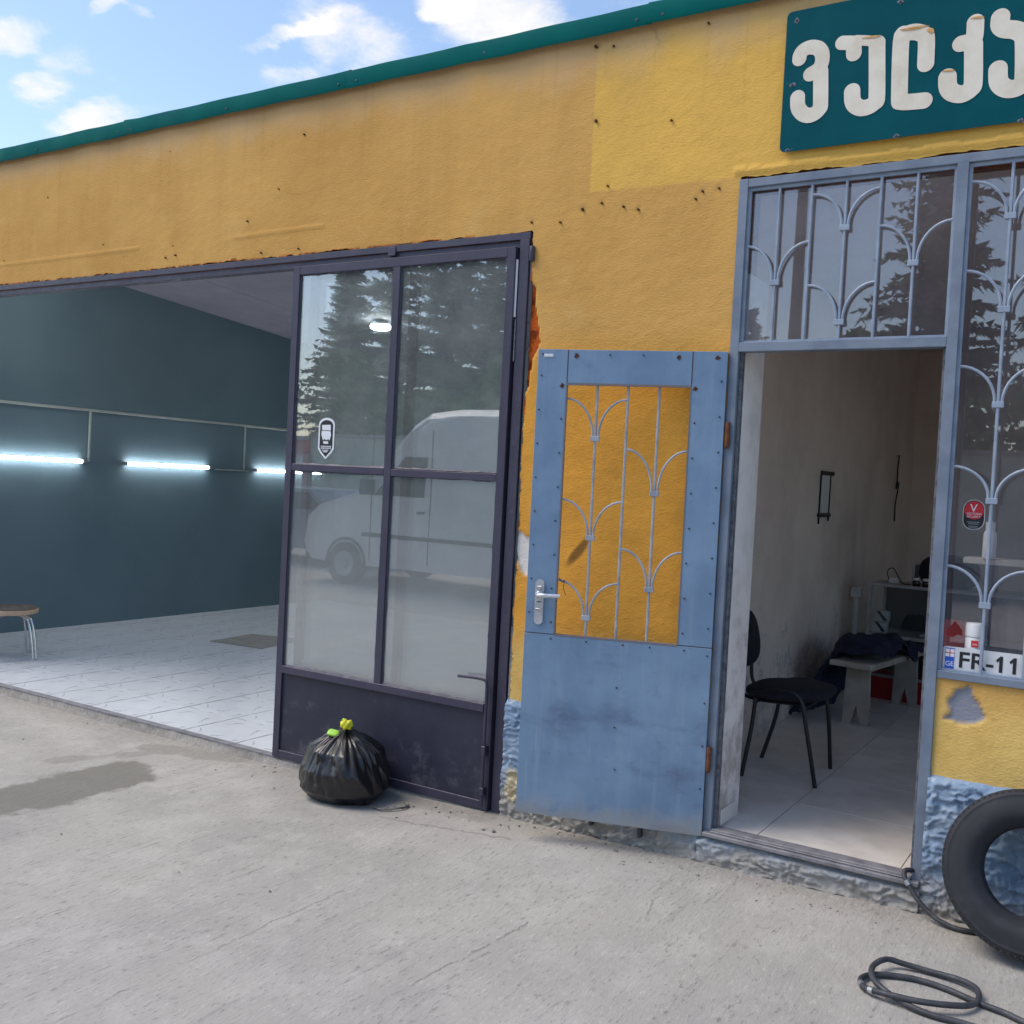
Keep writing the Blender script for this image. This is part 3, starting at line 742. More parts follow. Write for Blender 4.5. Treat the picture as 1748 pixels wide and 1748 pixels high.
# --- glazed leaf of the garage door and the second leaf folded behind it
def leaf(xa, xb, ya, yb, z0, z1, name_label, front=True):
    Wd = math.hypot(xb - xa, yb - ya); ang = math.atan2(yb - ya, xb - xa)
    s, t = .048, .040; mid = .75; zk = .50; zm = 1.655; H = z1 - z0
    zk -= z0; zm -= z0
    L = obj('garage_door', boxes((0, s, 0, t, 0, H), (Wd - s, Wd, 0, t, 0, H), (s, Wd - s, .001, t - .001, H - s, H), (s, Wd - s, .001, t - .001, 0, s * .9),
                                 (s, Wd - s, -.006, t - .001, zk - .03, zk + .012), (mid - s / 2, mid + s / 2, .001, t - .001, zk + .012, H - s),
                                 (s, mid - s / 2, .0015, t - .002, zm - s * .4, zm + s * .4), (mid + s / 2, Wd - s, .0015, t - .002, zm - s * .4 - .004, zm + s * .4 - .004), bev=.002), 'violet_metal', B)
    L.location = (xa, ya, z0); L.rotation_euler = (0, 0, ang)
    if front: L['label'] = name_label
    for (a, b_) in ((s, mid - s / 2), (mid + s / 2, Wd - s)):
        for (c, d) in ((zk + .012, zm - s * .4), (zm + s * .4, H - s)):
            pn = obj('pane', boxes((a - .004, b_ + .004, .016, .020, c - .004, d + .004)), 'pane_glass', L)
            if front:
                bm = bmesh.new()       # putty bead round the pane, uneven
                for (q0, q1) in (((a, c), (b_, c)), ((b_, c), (b_, d)), ((b_, d), (a, d)), ((a, d), (a, c))):
                    n_ = 26
                    pts = [(q0[0] + (q1[0] - q0[0]) * k / n_ , .013, q0[1] + (q1[1] - q0[1]) * k / n_) for k in range(n_ + 1)]
                    tube(pts, [.006 + random.uniform(-.003, .004) for _ in pts], 5, bm)
                obj('putty', bm, 'violet_metal', L)
    obj('kick_panel', boxes((s, Wd - s, .012, .018, s * .9, zk - .03)), 'kick_paint', L)
    return L
L1 = leaf(-4.195, -2.700, -.022, -.022, -.022, 2.797, 'dark violet steel leaf with four dusty panes and a solid kick panel')
obj('latch_bar', tube(smoothpath([(1.30, -.03, .66), (1.40, -.03, .665), (1.462, -.028, .66), (1.474, -.026, .63), (1.474, -.024, .5), (1.474, -.022, .02)], 5), .008, 8), 'violet_metal', L1, smooth=True)
obj('latch_guide', boxes((1.462, 1.486, -.034, .0, .28, .33), bev=.003), 'violet_metal', L1)
obj('latch_guide', boxes((1.462, 1.486, -.034, .0, .08, .12), bev=.003), 'violet_metal', L1)
L2 = leaf(-4.155, -2.705, .075, .075, -.022, 2.790, '', front=False)
# sticker on the upper left pane: black shield with white border and a face mark (plain shapes)
def shield(w_, h_, dx_=0, dz_=0):
    pts = []
    for k in range(13):
        a = math.pi * (1 - k / 12); pts.append((math.cos(a) * w_ / 2, h_ * .5 - w_ * .33 + math.sin(a) * w_ * .33))
    pts += [(w_ / 2, -h_ * .25), (w_ * .33, -h_ * .36), (0, -h_ / 2), (-w_ * .33, -h_ * .36), (-w_ / 2, -h_ * .25)]
    return [(a + dx_, b + dz_) for a, b in pts]
sp = onY(552, 748, -.03); lx = sp.x + 4.195; lz = sp.z + .022
stk = obj('sticker', shape2d([shield(.118, .232)], .0006), 'white_print', L1, loc=(lx, .0155, lz))
stk['label'] = 'black and white shield sticker with a bearded face mark'
obj('sticker_field', shape2d([shield(.096, .206)], .0006), 'black_print', stk, loc=(0, -.0008, 0))
fm = [[(-.034, .075), (.03, .077), (.033, .045), (-.032, .047)], [(-.034, .043), (.03, .041), (.036, .02), (.026, -.012), (.016, -.002), (.004, -.011), (-.012, -.002), (-.022, -.012), (-.036, .02)],
      [(-.02, -.016), (.016, -.016), (.018, -.03), (-.018, -.03)]]
for f_ in fm: obj('sticker_mark', shape2d([f_], .0005), 'white_print', stk, loc=(0, -.0016, 0))
for zz, ww in ((-.042, .074), (-.052, .072), (-.064, .052), (-.072, .03)):
    x_ = -ww / 2
    while x_ < ww / 2 - .004:
        w2 = random.uniform(.005, .010); obj('sticker_mark', shape2d([[(x_, zz), (x_ + w2, zz + .001), (x_ + w2 - .001, zz - .007), (x_ + .001, zz - .006)]], .0005), 'white_print', stk, loc=(0, -.0016, 0)); x_ += w2 + .002

# --- office: frame, transom, tall window
FY0, FY1 = -.012, .045
wb = WIN_Z
ofr = obj('office_frame', boxes((OFF[0], -1.532, FY0, FY1, .085, 2.999), (-1.532, 2.42, FY0 + .001, FY1, 2.962, 2.998), (-1.532, -.69, FY0 - .003, FY1 - .002, 2.250, 2.290),
                                (-.69, -.648, FY0 - .002, FY1, .03, 2.962), (-.648, 2.42, FY0 + .002, FY1 - .002, wb, wb + .030), (2.38, 2.42, FY0, FY1, wb + .030, 2.962),
                                (.44, .48, FY0 + .001, FY1 - .001, wb + .03, 2.962), bev=.002), 'blue_frame', B)
obj('frame_stop', boxes((-1.531, -1.518, .012, .04, .15, 2.249), (-.703, -.691, .012, .04, .15, 2.249), bev=.001), 'bare_metal', ofr)
def rod(name, pts, r, mat, par, n=6): return obj(name, tube(pts, r, n), mat, par, smooth=True)
def flower(par, mat, xc, zt, zb, bay, y, r=.0062, zt2=None):
    for s_ in (-1, 1):
        zz = zt if s_ < 0 or zt2 is None else zt2
        pts = [(xc + s_ * bay - s_ * (bay - .013) * math.sin(t), y, zb + (zz - zb) * math.cos(t)) for t in [math.pi / 2 * k / 9 for k in range(10)]]
        pts.append((xc + s_ * .013, y, zb - .02))
        rod('grille_arc', pts, r, mat, par)
    obj('grille_clip', boxes((xc - .021, xc + .021, y - .0085, y + .0085, zb - .022, zb + .002), bev=.002), mat, par)
# transom
tx0, tx1, tz0, tz1 = -1.532, -.69, 2.290, 2.962
trs = obj('transom_window', boxes((tx0, tx1, .004, .018, tz1 - .014, tz1), (tx0, tx1, .004, .018, tz0, tz0 + .010), (tx0, tx0 + .012, .004, .018, tz0 + .01, tz1 - .014), (tx1 - .012, tx1, .004, .018, tz0 + .01, tz1 - .014)), 'grille_blue', B)
obj('pane', boxes((tx0 + .001, tx1 - .001, .028, .032, tz0 + .001, tz1 - .001)), 'office_glass', trs)
bay = .1395; bxs = [-1.396, -1.257, -1.114, -.976, -.836]
GYp = .008
for x_ in bxs: rod('grille_bar', [(x_, GYp, tz0), (x_, GYp, tz1 - .01)], .0066, 'grille_blue', trs)
for (c, zt, zb) in ((0, 2.71, 2.555), (2, 2.905, 2.765), (2, 2.525, 2.375), (4, 2.75, 2.60)): flower(trs, 'grille_blue', bxs[c], zt, zb, bay, GYp)
# tall window right of the door
def tallwin(x0, x1, centres, bars, tops, alt):
    wn = obj('tall_window', boxes((x0, x0 + .012, .004, .018, wb + .03, 2.962), (x1 - .012, x1, .004, .018, wb + .03, 2.962), (x0 + .012, x1 - .012, .004, .018, 2.948, 2.962), (x0 + .012, x1 - .012, .004, .018, wb + .03, wb + .038)), 'grille_blue', B)
    for x_ in centres + bars: rod('grille_bar', [(x_, GYp, wb + .03), (x_, GYp, 2.955)], .0066, 'grille_blue', wn)
    for k, c in enumerate(centres):
        for zt, zb in (tops if k % 2 == 0 else alt): flower(wn, 'grille_blue', c, zt, zb, .148, GYp)
    return wn
tops = [(2.89, 2.755), (2.545, 2.40), (2.175, 2.035), (1.785, 1.665), (1.395, 1.262)]
alt = [(2.72, 2.58), (2.36, 2.22), (1.98, 1.85), (1.59, 1.46), (1.20, 1.09)]
w1 = tallwin(-.648, .44, [-.494, -.194, .106], [-.346, -.046, .254], tops, alt)
w2 = tallwin(.48, 2.38, [.634, .934, 1.234, 1.534, 1.834, 2.134], [.786, 1.086, 1.386, 1.686, 1.986, 2.286], tops, alt)
hole = [(a - .012, b + .006) for a, b in [(-.626, 1.105), (-.628, 1.125), (-.612, 1.142), (-.596, 1.166), (-.582, 1.150), (-.567, 1.128), (-.566, 1.108), (-.585, 1.112), (-.600, 1.099), (-.612, 1.101)]]
obj('pane', shape2d([[(-.646, wb + .031), (.438, wb + .031), (.438, 2.960), (-.646, 2.960)], hole], .004), 'office_glass', w1, loc=(0, .098, 0))
obj('pane', boxes((.482, 2.378, .028, .032, wb + .031, 2.96)), 'office_glass', w2)
st2 = obj('sticker', shape2d([[(math.cos(a) * .040 , .020 * (1 if math.sin(a) > 0 else -1) + math.sin(a) * .040) for a in [2 * math.pi * k / 28 for k in range(28)]]], .0006), 'white_print', w1, loc=(-.565, .0948, 1.598))
st2['label'] = 'oval red and black security sticker with a white letter V'
obj('sticker_field', shape2d([[(math.cos(a) * .038, .020 * (1 if math.sin(a) > 0 else -1) + math.sin(a) * .038) for a in [2 * math.pi * k / 28 for k in range(28)]]], .0005), 'black_print', st2, loc=(0, -.0004, 0))
obj('sticker_field', shape2d([[(math.cos(a) * .036, .018 + math.sin(a) * .036) for a in [2 * math.pi * k / 24 for k in range(24)]]], .0005), 'red_print', st2, loc=(0, -.0007, 0))
for s_, sz, lx_, lz_ in (('V', .044, -.015, .012), ('VICTORIA', .012, -.026, .000), ('SECURITY', .0115, -.026, -.011), ('', 0, 0, 0)):
    if s_:
        o_ = obj('sticker_text', text_mesh(s_, sz, .0005), 'white_print', st2, loc=(lx_, -.0014, lz_))
for zz, ww in ((-.027, .046), (-.034, .038), (-.044, .036), (-.050, .034)):
    obj('sticker_text', shape2d([[(-ww / 2, zz), (ww / 2, zz), (ww / 2, zz - .0038), (-ww / 2, zz - .0038)]], .0005), 'grey_print', st2, loc=(0, -.0014, 0))
# door reveal, threshold and kick tile
obj('door_reveal', boxes((-1.600, -1.518, .047, .30, .10, 2.60)), 'reveal_plaster', B)
obj('skirting_tile', boxes((-1.517, -1.509, .055, .23, .152, .222), bev=.002), 'office_tile', B)
obj('threshold_board', boxes((-1.56, -.66, -.046, -.014, .122, .140), (-1.531, -.692, -.013, .052, .085, .152), (-1.531, -.692, -.030, -.0135, .141, .147), bev=.003), 'threshold_metal', B)

# --- office room
OZ = .142
ofl = obj('office_floor', boxes((-1.96, 2.6, .04, 6.3, -.1, OZ - .008)), 'grout', B)
ot = None; TS2 = .60
ox = [-1.948 + (TS2) * k for k in range(8)]; 
a_ = onZ(1293, 1425, OZ); xj = a_.x
ox = [xj - TS2 + TS2 * k for k in range(-1, 7)]
for i in range(len(ox) - 1):
    for j in range(10):
        x0, x1 = max(ox[i], -1.949), ox[i + 1]; y0, y1 = .056 + TS2 * j, .056 + TS2 * (j + 1)
        if x1 <= x0 + .02: continue
        tl = obj('floor_tile', boxes((x0 + .002, x1 - .002, y0 + .002, y1 - .002, OZ - .008, OZ + random.uniform(-.0005, .0005)), bev=.001), 'office_tile', ofl) if x0 == -1.949 or ot is None else copyobj(ot, ofl)
        if ot is None and x0 != -1.949: ot = tl; ot_c = (x0, y0)
        elif x0 != -1.949: tl.location = (x0 - ot_c[0], y0 - ot_c[1], 0)
obj('back_wall', boxes((-2.0, 2.6, 6.31, 6.45, 0, 3.3)), 'office_plaster', B)
obj('office_side_wall', boxes((2.55, 2.7, .29, .6, 0, 3.3), (2.55, 2.7, 4.2, 6.4, 0, 3.3), (2.55, 2.7, .6, 4.2, 0, .85), (2.55, 2.7, .6, 4.2, 2.75, 3.3)), 'office_plaster', B)
fill_window = obj('side_window', boxes((2.60, 2.65, .6, 4.2, .85, .90), (2.60, 2.65, .6, 4.2, 2.70, 2.75), *[(2.60, 2.65, y_, y_ + .05, .90, 2.70) for y_ in (.6, 1.8, 3.0, 4.15)]), 'blue_frame', B)  # window out of view, added to let fill light into the office
for y_ in (.65, 1.85, 3.05): obj('pane', boxes((2.622, 2.626, y_, y_ + (1.15 if y_ < 3 else 1.10), .90, 2.70)), 'cabinet_glass', fill_window)
obj('office_ceiling', boxes((-1.95, 2.6, .29, 6.4, 3.12, 3.2)), 'office_plaster', B)
obj('end_wall', boxes((XL, -9.26, .29, 6.9, -.3, 3.7)), 'brick_gap', B)

# --- blue office door, swung open against the wall
DH, DW, DT = 2.135, .85, .036
D = obj('office_door', boxes((0, .139, 0, DT, .836, DH), (DW - .150, DW, 0, DT, .836, DH), (.1405, DW - .1515, .0005, DT - .0005, DH - .155, DH - .0005), (0, .012, .004, DT, .02, .836), bev=.0015), 'blue_paint', B)
dz1_ = DH - .155
D['label'] = 'faded blue sheet metal door with an open flower grille'
da = math.radians(17)
# hinge line at the frame; local x runs from the free edge (0) to the hinge (DW); local -y is the side facing the yard
hp = Vector((-1.566, -.030, .112))
D.rotation_euler = (0, math.radians(-.15), da); D.location = (hp.x - DW * math.cos(da), hp.y - DW * math.sin(da), hp.z)
obj('kick_panel', boxes((.0, DW, -.002, .004, .0, .832), bev=.001), 'blue_paint', D)
obj('door_rail', boxes((.002, DW - .002, .006, DT - .002, .815, .8355)), 'rust_edge', D)
obj('opening_edge', boxes((.139, DW - .150, -.0015, .012, dz1_ - .006, dz1_ + .004), (.139, DW - .150, -.003, .012, .829, .8375), (.1365, .1425, -.0015, .012, .838, dz1_ - .006), (DW - .1535, DW - .1475, -.0015, .012, .838, dz1_ - .006)), 'rust_edge', D)
obj('panel_seam', boxes((DW - .1505, DW - .1485, -.0012, .004, dz1_ + .005, DH - .002), (.1390, .1405, -.0012, .004, dz1_ + .005, DH - .002)), 'rust', D)
obj('door_tube', boxes((0.004, DW - .004, .006, DT - .002, .002, .03), (.13, .1385, .005, DT + .002, .84, DH - .156), (DW - .15, DW - .142, .005, DT + .002, .84, DH - .156)), 'bare_metal', D)
dx0, dx1, dz0, dz1 = .140, .699, .832, DH - .155
bay = (dx1 - dx0) / 4
for k in (1, 2, 3): rod('grille_bar', [(dx0 + bay * k, .018, dz0), (dx0 + bay * k, .018, dz1)], .0062, 'grille_paint', D)
for c, zt, zb in ((1, dz1 - .065, dz1 - .235), (1, dz1 - .525, dz1 - .685), (1, dz1 - .895, dz1 - 1.05), (3, dz1 - .285, dz1 - .47), (3, dz1 - .735, dz1 - .90)):
    flower(D, 'grille_paint', dx0 + bay * c, zt, zb, bay, .018, .0055)
scm = None
def screw(x_, z_, rusty=False, y_=-.003, par=D):
    global scm
    if scm is None: scm = obj('screw', lathe([(.0034, .002), (.0046, 0), (.0024, -.002)], 8, axis='y'), 'screw_dark', par); o_ = scm
    else: o_ = copyobj(scm, par)
    o_.location = (x_, y_, z_)
    if rusty: obj('rust_stain', shape2d([[(math.cos(a) * random.uniform(.006, .015), math.sin(a) * random.uniform(.006, .016) - .006) for a in [2 * math.pi * k / 14 for k in range(14)]]], .0006), 'rust', par, loc=(x_, y_ + .0022, z_))
for k in range(6): screw(.025 + k * .155 + random.uniform(-.01, .01), DH - .022, k in (1, 4, 5))
for k in range(8):
    screw(.018 + random.uniform(-.003, .003), DH - .12 - .155 * k); screw(.120 + random.uniform(-.003, .003), DH - .16 - .155 * k, k == 0)
    screw(DW - .130 + random.uniform(-.003, .003), DH - .16 - .155 * k, k == 0); screw(DW - .022 + random.uniform(-.003, .003), DH - .13 - .155 * k)
for k in range(5): screw(.14 + .15 * k + random.uniform(-.02, .02), .815, y_=-.005)
for z_ in (.80, .59, .40, .21): screw(DW - .018, z_, y_=-.005)
for x_, z_ in ((.44, .62), (.44, .44), (.45, .25)): screw(x_, z_, y_=-.005)
# lever handle on a long backplate
hx, hz = .063, onY(925, 1025, -.25).z - .112 - .005
pl = [(math.cos(a) * .021, .083 * (1 if math.sin(a) >= 0 else -1) + math.sin(a) * .021) for a in [2 * math.pi * k / 24 for k in range(24)]]
hd = obj('handle_plate', shape2d([pl], .008), 'satin_steel', D, loc=(hx, -.005, hz), smooth=True)
obj('handle_lever', tube(smoothpath([(hx, -.006, hz + .032), (hx, -.035, hz + .032), (hx + .012, -.050, hz + .033), (hx + .06, -.052, hz + .035), (hx + .105, -.048, hz + .037)], 5), [.012] * 6 + [.011] * 8 + [.0095] * 7, 10), 'satin_steel', D, smooth=True)
obj('handle_rose', lathe([(.018, 0), (.018, -.005), (.012, -.009)], 16, axis='y'), 'chrome', D, loc=(hx, -.009, hz + .032), smooth=True)
obj('thumb_turn', boxes((hx - .014, hx + .014, -.024, -.009, hz - .036, hz - .028), bev=.002), 'chrome', D)
obj('handle_cover', boxes((hx - .013, hx + .013, -.020, -.009, hz + .058, hz + .074), bev=.004), 'chrome', D)
obj('key_slot', boxes((hx - .010, hx + .010, -.0102, -.009, hz - .002, hz + .002)), 'black_print', D)
obj('latch_plate', boxes((.028, .072, -.004, .0, DH - .036, DH - .022), bev=.002), 'white_plastic', D)
obj('tie_wire', tube(smoothpath([(.148, .012, dz1 - .885), (.165, .006, dz1 - .905), (.175, .004, dz1 - .895), (.172, .0, dz1 - .93), (.186, -.004, dz1 - .96)], 5), .0016, 5), 'black_metal', D)
obj('hinge', lathe([(.009, 0), (.011, .004), (.011, .11), (.009, .114)], 10), 'rust', ofr, loc=(-1.556, -.024, 1.83), smooth=True)
obj('hinge', lathe([(.009, 0), (.011, .004), (.011, .11), (.009, .114)], 10), 'rust', ofr, loc=(-1.556, -.024, .40), smooth=True)
for x_ in (-2.115, -1.865): obj('door_stop', boxes((x_, x_ + .016, -.050, -.02, .045, .115), bev=.002), 'screw_dark', B)

# ------------------------------------------------------------ signboard
sgn = thing('signboard', 'dark green board with cream rounded letters fixed above the transom', 'sign', (-1.399, -.02, 3.09))
def sg(zx, zy):
    q_ = onY(1300 + zx / 3.902, zy / 3.902, -.024); return (q_.x + 1.399, q_.z - 3.09)
SWid = 2.55
def rrect(x0, x1, z0, z1, r):
    out = []
    for cx_, cz_, a0 in ((x1 - r, z1 - r, 0), (x0 + r, z1 - r, 90), (x0 + r, z0 + r, 180), (x1 - r, z0 + r, 270)):
        for k in range(5): a = math.radians(a0 + 22.5 * k); out.append((cx_ + r * math.cos(a), cz_ + r * math.sin(a)))
    return out
brd = obj('board', shape2d([rrect(0, SWid, 0, .588, .022)], .004), 'sign_green', sgn)
kk = (sg(445, 600)[0] - sg(345, 600)[0]) / 100
def contour(F, xs_, zs_):
    """closed iso-lines F = 0 by marching squares"""
    segs = {}
    def ip(a, b, fa, fb): t = fa / (fa - fb); return (a[0] + (b[0] - a[0]) * t, a[1] + (b[1] - a[1]) * t)
    ny, nx = F.shape
    ins_ = F < 0
    mixed = (ins_[:-1, :-1].astype(int) + ins_[1:, :-1] + ins_[:-1, 1:] + ins_[1:, 1:])
    for j, i in zip(*np.nonzero((mixed > 0) & (mixed < 4))):
        c = [(i, j), (i + 1, j), (i + 1, j + 1), (i, j + 1)]; f = [F[b_, a_] for a_, b_ in c]
        cr_ = []
        for k in range(4):
            k2 = (k + 1) % 4
            if (f[k] < 0) != (f[k2] < 0):
                key = tuple(sorted((c[k], c[k2]))); P0 = (xs_[c[k][0]], zs_[c[k][1]]); P1 = (xs_[c[k2][0]], zs_[c[k2][1]])
                cr_.append((key, ip(P0, P1, f[k], f[k2])))
        for k in range(0, len(cr_) - 1, 2):
            (ka, pa), (kb, pb) = cr_[k], cr_[k + 1]
            segs.setdefault(ka, []).append(kb); segs.setdefault(kb, []).append(ka); pts_[ka] = pa; pts_[kb] = pb
    loops, seen = [], set()
    for k0 in segs:
        if k0 in seen: continue
        lp_ = [k0]; seen.add(k0); cur = k0
        while True:
            nx_ = [n_ for n_ in segs[cur] if n_ not in seen]
            if not nx_: break
            cur = nx_[0]; seen.add(cur); lp_.append(cur)
        if len(lp_) > 8: loops.append([pts_[k] for k in lp_])
    return loops
pts_ = {}
def letter(strokes):
    pts_.clear()
    allp = [sg(*p_) for st in strokes for p_ in st[0]]
    x0, x1 = min(a for a, b in allp) - .06, max(a for a, b in allp) + .06; z0, z1 = min(b for a, b in allp) - .06, max(b for a, b in allp) + .06
    xs_ = np.arange(x0, x1, .0022); zs_ = np.arange(z0, z1, .0022); XX, ZZ = np.meshgrid(xs_, zs_)
    F = np.full(XX.shape, 9.0)
    for pts, hw in strokes:
        P = [(v.x, v.z) for v in smoothpath([(sg(*p_)[0], 0, sg(*p_)[1]) for p_ in pts], 4)]
        for (ax_, az_), (bx_, bz_) in zip(P, P[1:]):
            L2 = (bx_ - ax_) ** 2 + (bz_ - az_) ** 2 + 1e-12
            t = np.clip(((XX - ax_) * (bx_ - ax_) + (ZZ - az_) * (bz_ - az_)) / L2, 0, 1)
            F = np.minimum(F, np.hypot(XX - ax_ - t * (bx_ - ax_), ZZ - az_ - t * (bz_ - az_)) - hw * kk)
    obj('letter', shape2d(contour(F, xs_, zs_), .0015), 'sign_letter', sgn, loc=(0, -.0036, 0))
letter([([(252, 392), (256, 365), (275, 337), (310, 318), (345, 314), (380, 324), (402, 355), (405, 395), (397, 430), (375, 462), (325, 494)], 48),
        ([(394, 480), (393, 690), (385, 725), (355, 755), (315, 769), (275, 757), (248, 725), (240, 690), (240, 650)], 50)])
letter([([(538, 285), (600, 285)], 46), ([(614, 290), (615, 356)], 50), ([(630, 268), (690, 270), (755, 275)], 33),
        ([(770, 290), (769, 330), (768, 640), (755, 680), (715, 710), (665, 720), (625, 702), (606, 668), (603, 608)], 52)])
letter([([(1093, 425), (1098, 270), (1082, 230), (1020, 212), (960, 228), (930, 268), (918, 640), (926, 668), (955, 680), (1082, 670)], 51)])
letter([([(1425, 148), (1418, 250), (1392, 275), (1328, 291)], 50), ([(1412, 300), (1410, 545), (1395, 590), (1350, 622), (1310, 627), (1265, 612), (1241, 575), (1238, 515)], 54)])
letter([([(1592, 116), (1590, 165), (1620, 192), (1690, 200), (1740, 228), (1753, 290), (1750, 520), (1730, 565), (1690, 588), (1640, 592), (1598, 572), (1577, 535), (1575, 462)], 54)])
for (zx, zy, ww, hh) in ((730, 248, 60, 9), (1020, 185, 90, 8), (1125, 205, 25, 20), (1440, 118, 40, 9), (1245, 472, 38, 8), (1000, 196, 60, 6)):
    c = sg(zx, zy); ww *= kk; hh *= kk
    obj('peeling_edge', shape2d([[(-ww, hh * .4), (-ww * .3, hh), (ww * .6, hh * .6), (ww, -hh * .4), (ww * .4, -hh), (-ww * .5, -hh * .3)]], .002), 'sign_peel', sgn, loc=(c[0], -.0056, c[1]))
for (zx, zy) in ((235, 135), (205, 565), (172, 1000), (925, 12), (895, 905), (1725, 805)):
    c = sg(zx, zy)
    bl = [(math.cos(a) * random.uniform(.006, .016), math.sin(a) * random.uniform(.006, .014)) for a in [2 * math.pi * k / 11 for k in range(11)]]
    s_ = obj('bare_patch', shape2d([bl], .0006), 'bare_metal', sgn, loc=(c[0], -.0027, c[1]))
    obj('screw', lathe([(.004, .002), (.0055, 0), (.003, -.002)], 8, axis='y'), 'screw_dark', s_, loc=(0, -.002, 0))

# ------------------------------------------------------------ garage fittings
WXI = -9.030
cond = thing('wall_conduit', 'pale cable conduit run along the blue grey wall with drops to the tubes', 'conduit', (WXI, 0, 0))
obj('main_run', boxes((.0, .022, .32, 5.80, 2.125, 2.150), bev=.003), 'conduit', cond)
for y_ in (2.12, 4.19): obj('drop', boxes((.0, .018, y_ - .011, y_ + .011, 1.62, 2.124), bev=.003), 'conduit', cond)
obj('cross_run', boxes((.0, .014, 3.76, 4.27, 1.598, 1.614), bev=.003), 'conduit', cond)
for (ya, yb, lab) in ((.90, 2.05, 'lit fluorescent tube on the blue grey wall, nearest the garage opening'), (2.54, 3.66, 'lit fluorescent tube on the blue grey wall, between the two conduit drops'), (4.36, 5.50, 'lit fluorescent tube deep in the garage, half hidden by the glazed door')):
    T = thing('tube_light', lab, 'tube light', (WXI + .03, ya, 1.622), group='tube lights on the garage wall')
    Lh = yb - ya
    o_ = obj('tube', tube([(0, .02, 0), (0, Lh - .02, 0)], .017, 12), 'tube_glow', T, smooth=True)
    for yy in (0, Lh): obj('end_cap', tube([(0, yy - .02, 0), (0, yy + .02, 0)], .019, 12), 'lamp_cap', T, smooth=True)
    obj('backing', boxes((-.028, -.016, .0, Lh, -.012, .012)), 'lamp_cap', T)
lp = onZ(650, 556, 3.25)
CL = thing('ceiling_lamp', 'round lit lamp under the garage ceiling seen through the glazed door', 'lamp', (lp.x, lp.y, cz(lp.y)))
obj('canopy', lathe([(.06, 0), (.06, -.03), (.10, -.034), (.10, -.05)], 24), 'lamp_cap', CL, smooth=True)
obj('diffuser', lathe([(.10, -.05), (.115, -.06), (.11, -.085), (.07, -.105), (0.0, -.112)], 24), 'lamp_glow', CL, smooth=True)
for (x_, y_, lab) in ((-3.4, 3.9, 'added fill lamp under the garage ceiling, hidden deep behind the facade pier'), (-3.3, 1.7, 'added fill lamp under the garage ceiling, hidden just behind the facade pier'), (-8.0, 1.2, 'added fill lamp under the garage ceiling above the stool, out of view'), (-5.4, 1.2, 'added fill lamp under the garage ceiling, hidden behind the middle of the lintel')):  # extra lamps hidden by the facade, added to brighten the garage
    c_ = copyobj(CL, loc=(x_, y_, cz(y_))); c_['label'] = lab
    for ch in CL.children: copyobj(ch, c_)
for c_ in [o for o in COL.objects if o.name.startswith('ceiling_lamp')]: c_['group'] = 'garage ceiling lamps'
# stool
st_c = onZ(17, 1036, .385)
ST = thing('stool', 'round padded stool with brown top and bent chrome legs on the tiles', 'stool', (st_c.x, st_c.y, GF))
obj('seat', lathe([(0, .372), (.205, .372), (.218, .378), (.220, .405), (.214, .411)], 36), 'stool_edge', ST, smooth=True)
obj('seat_top', lathe([(.212, .4105), (.208, .418), (.15, .424), (0, .426)], 36), 'stool_seat', ST, smooth=True)
for k in range(2):
    a = math.radians(20 + 90 * k); c_, s_ = math.cos(a), math.sin(a)
    for off in (-.02, .02):
        pts = [(-.25, 0), (-.235, .15), (-.20, .30), (-.14, .352), (0, .365 - .004 * k), (.14, .352), (.20, .30), (.235, .15), (.25, 0)]
        obj('leg', tube(smoothpath([(x_ * c_ - off * s_, x_ * s_ + off * c_, z_ + .002) for x_, z_ in pts], 5), .009, 8), 'chrome', ST, smooth=True)

# ------------------------------------------------------------ office furniture
CH = thing('office_chair', 'black padded visitor chair with tubular frame just inside the office doorway', 'chair', (-1.55, 1.17, OZ))
feet = [(-.17, -.24), (-.205, .20), (.205, -.19), (.17, .245)]
seat_z = .43
def pad(lx, ly, lz, nx=14, ny=14, pw=3.2, bulge=.3):
    bm = bmesh.new(); rows = []
    bmesh.ops.create_uvsphere(bm, u_segments=28, v_segments=16, radius=1)
    for v in bm.verts:
        d = v.co
        m_ = (abs(d.x) ** pw + abs(d.y) ** pw + abs(d.z) ** 2.4) ** (1 / 2.8)
        v.co = Vector((d.x / m_ * lx / 2, d.y / m_ * ly / 2, d.z / m_ * lz / 2))
    return bm
st_ = obj('seat', pad(.44, .46, .085), 'black_cloth', CH, smooth='all', loc=(0, 0, seat_z + .02)); st_.rotation_euler = (0, math.radians(-3), 0)
bk = obj('backrest', pad(.07, .44, .32), 'black_cloth', CH, smooth='all', loc=(-.285, .01, .70)); bk.rotation_euler = (0, math.radians(-12), 0)
for s_ in (-1, 1):
    y_ = s_ * .215
    fr, rr = feet[2 if s_ < 0 else 3], feet[0 if s_ < 0 else 1]
    obj('leg', tube(smoothpath([(fr[0], fr[1], 0), (.15, y_, .30), (.115, y_, .44), (.06, y_, .475), (-.05, y_, .47), (-.16, y_, .435)], 6), .0115, 8), 'black_metal', CH, smooth=True)
    obj('leg', tube(smoothpath([(rr[0], rr[1], 0), (-.14, y_, .25), (-.125, y_, .42)], 6), .0115, 8), 'black_metal', CH, smooth=True)
    obj('back_support', tube(smoothpath([(.10, s_ * .12, .405), (-.16, s_ * .12, .395), (-.25, s_ * .12, .44), (-.27, s_ * .12, .56), (-.285, s_ * .12, .70)], 6), .0105, 8), 'black_metal', CH, smooth=True)
obj('crossbar', tube([(.115, -.215, .395), (.115, .215, .395)], .010, 8), 'black_metal', CH, smooth=True)
obj('crossbar', tube([(-.13, -.215, .395), (-.13, .215, .395)], .010, 8), 'black_metal', CH, smooth=True)

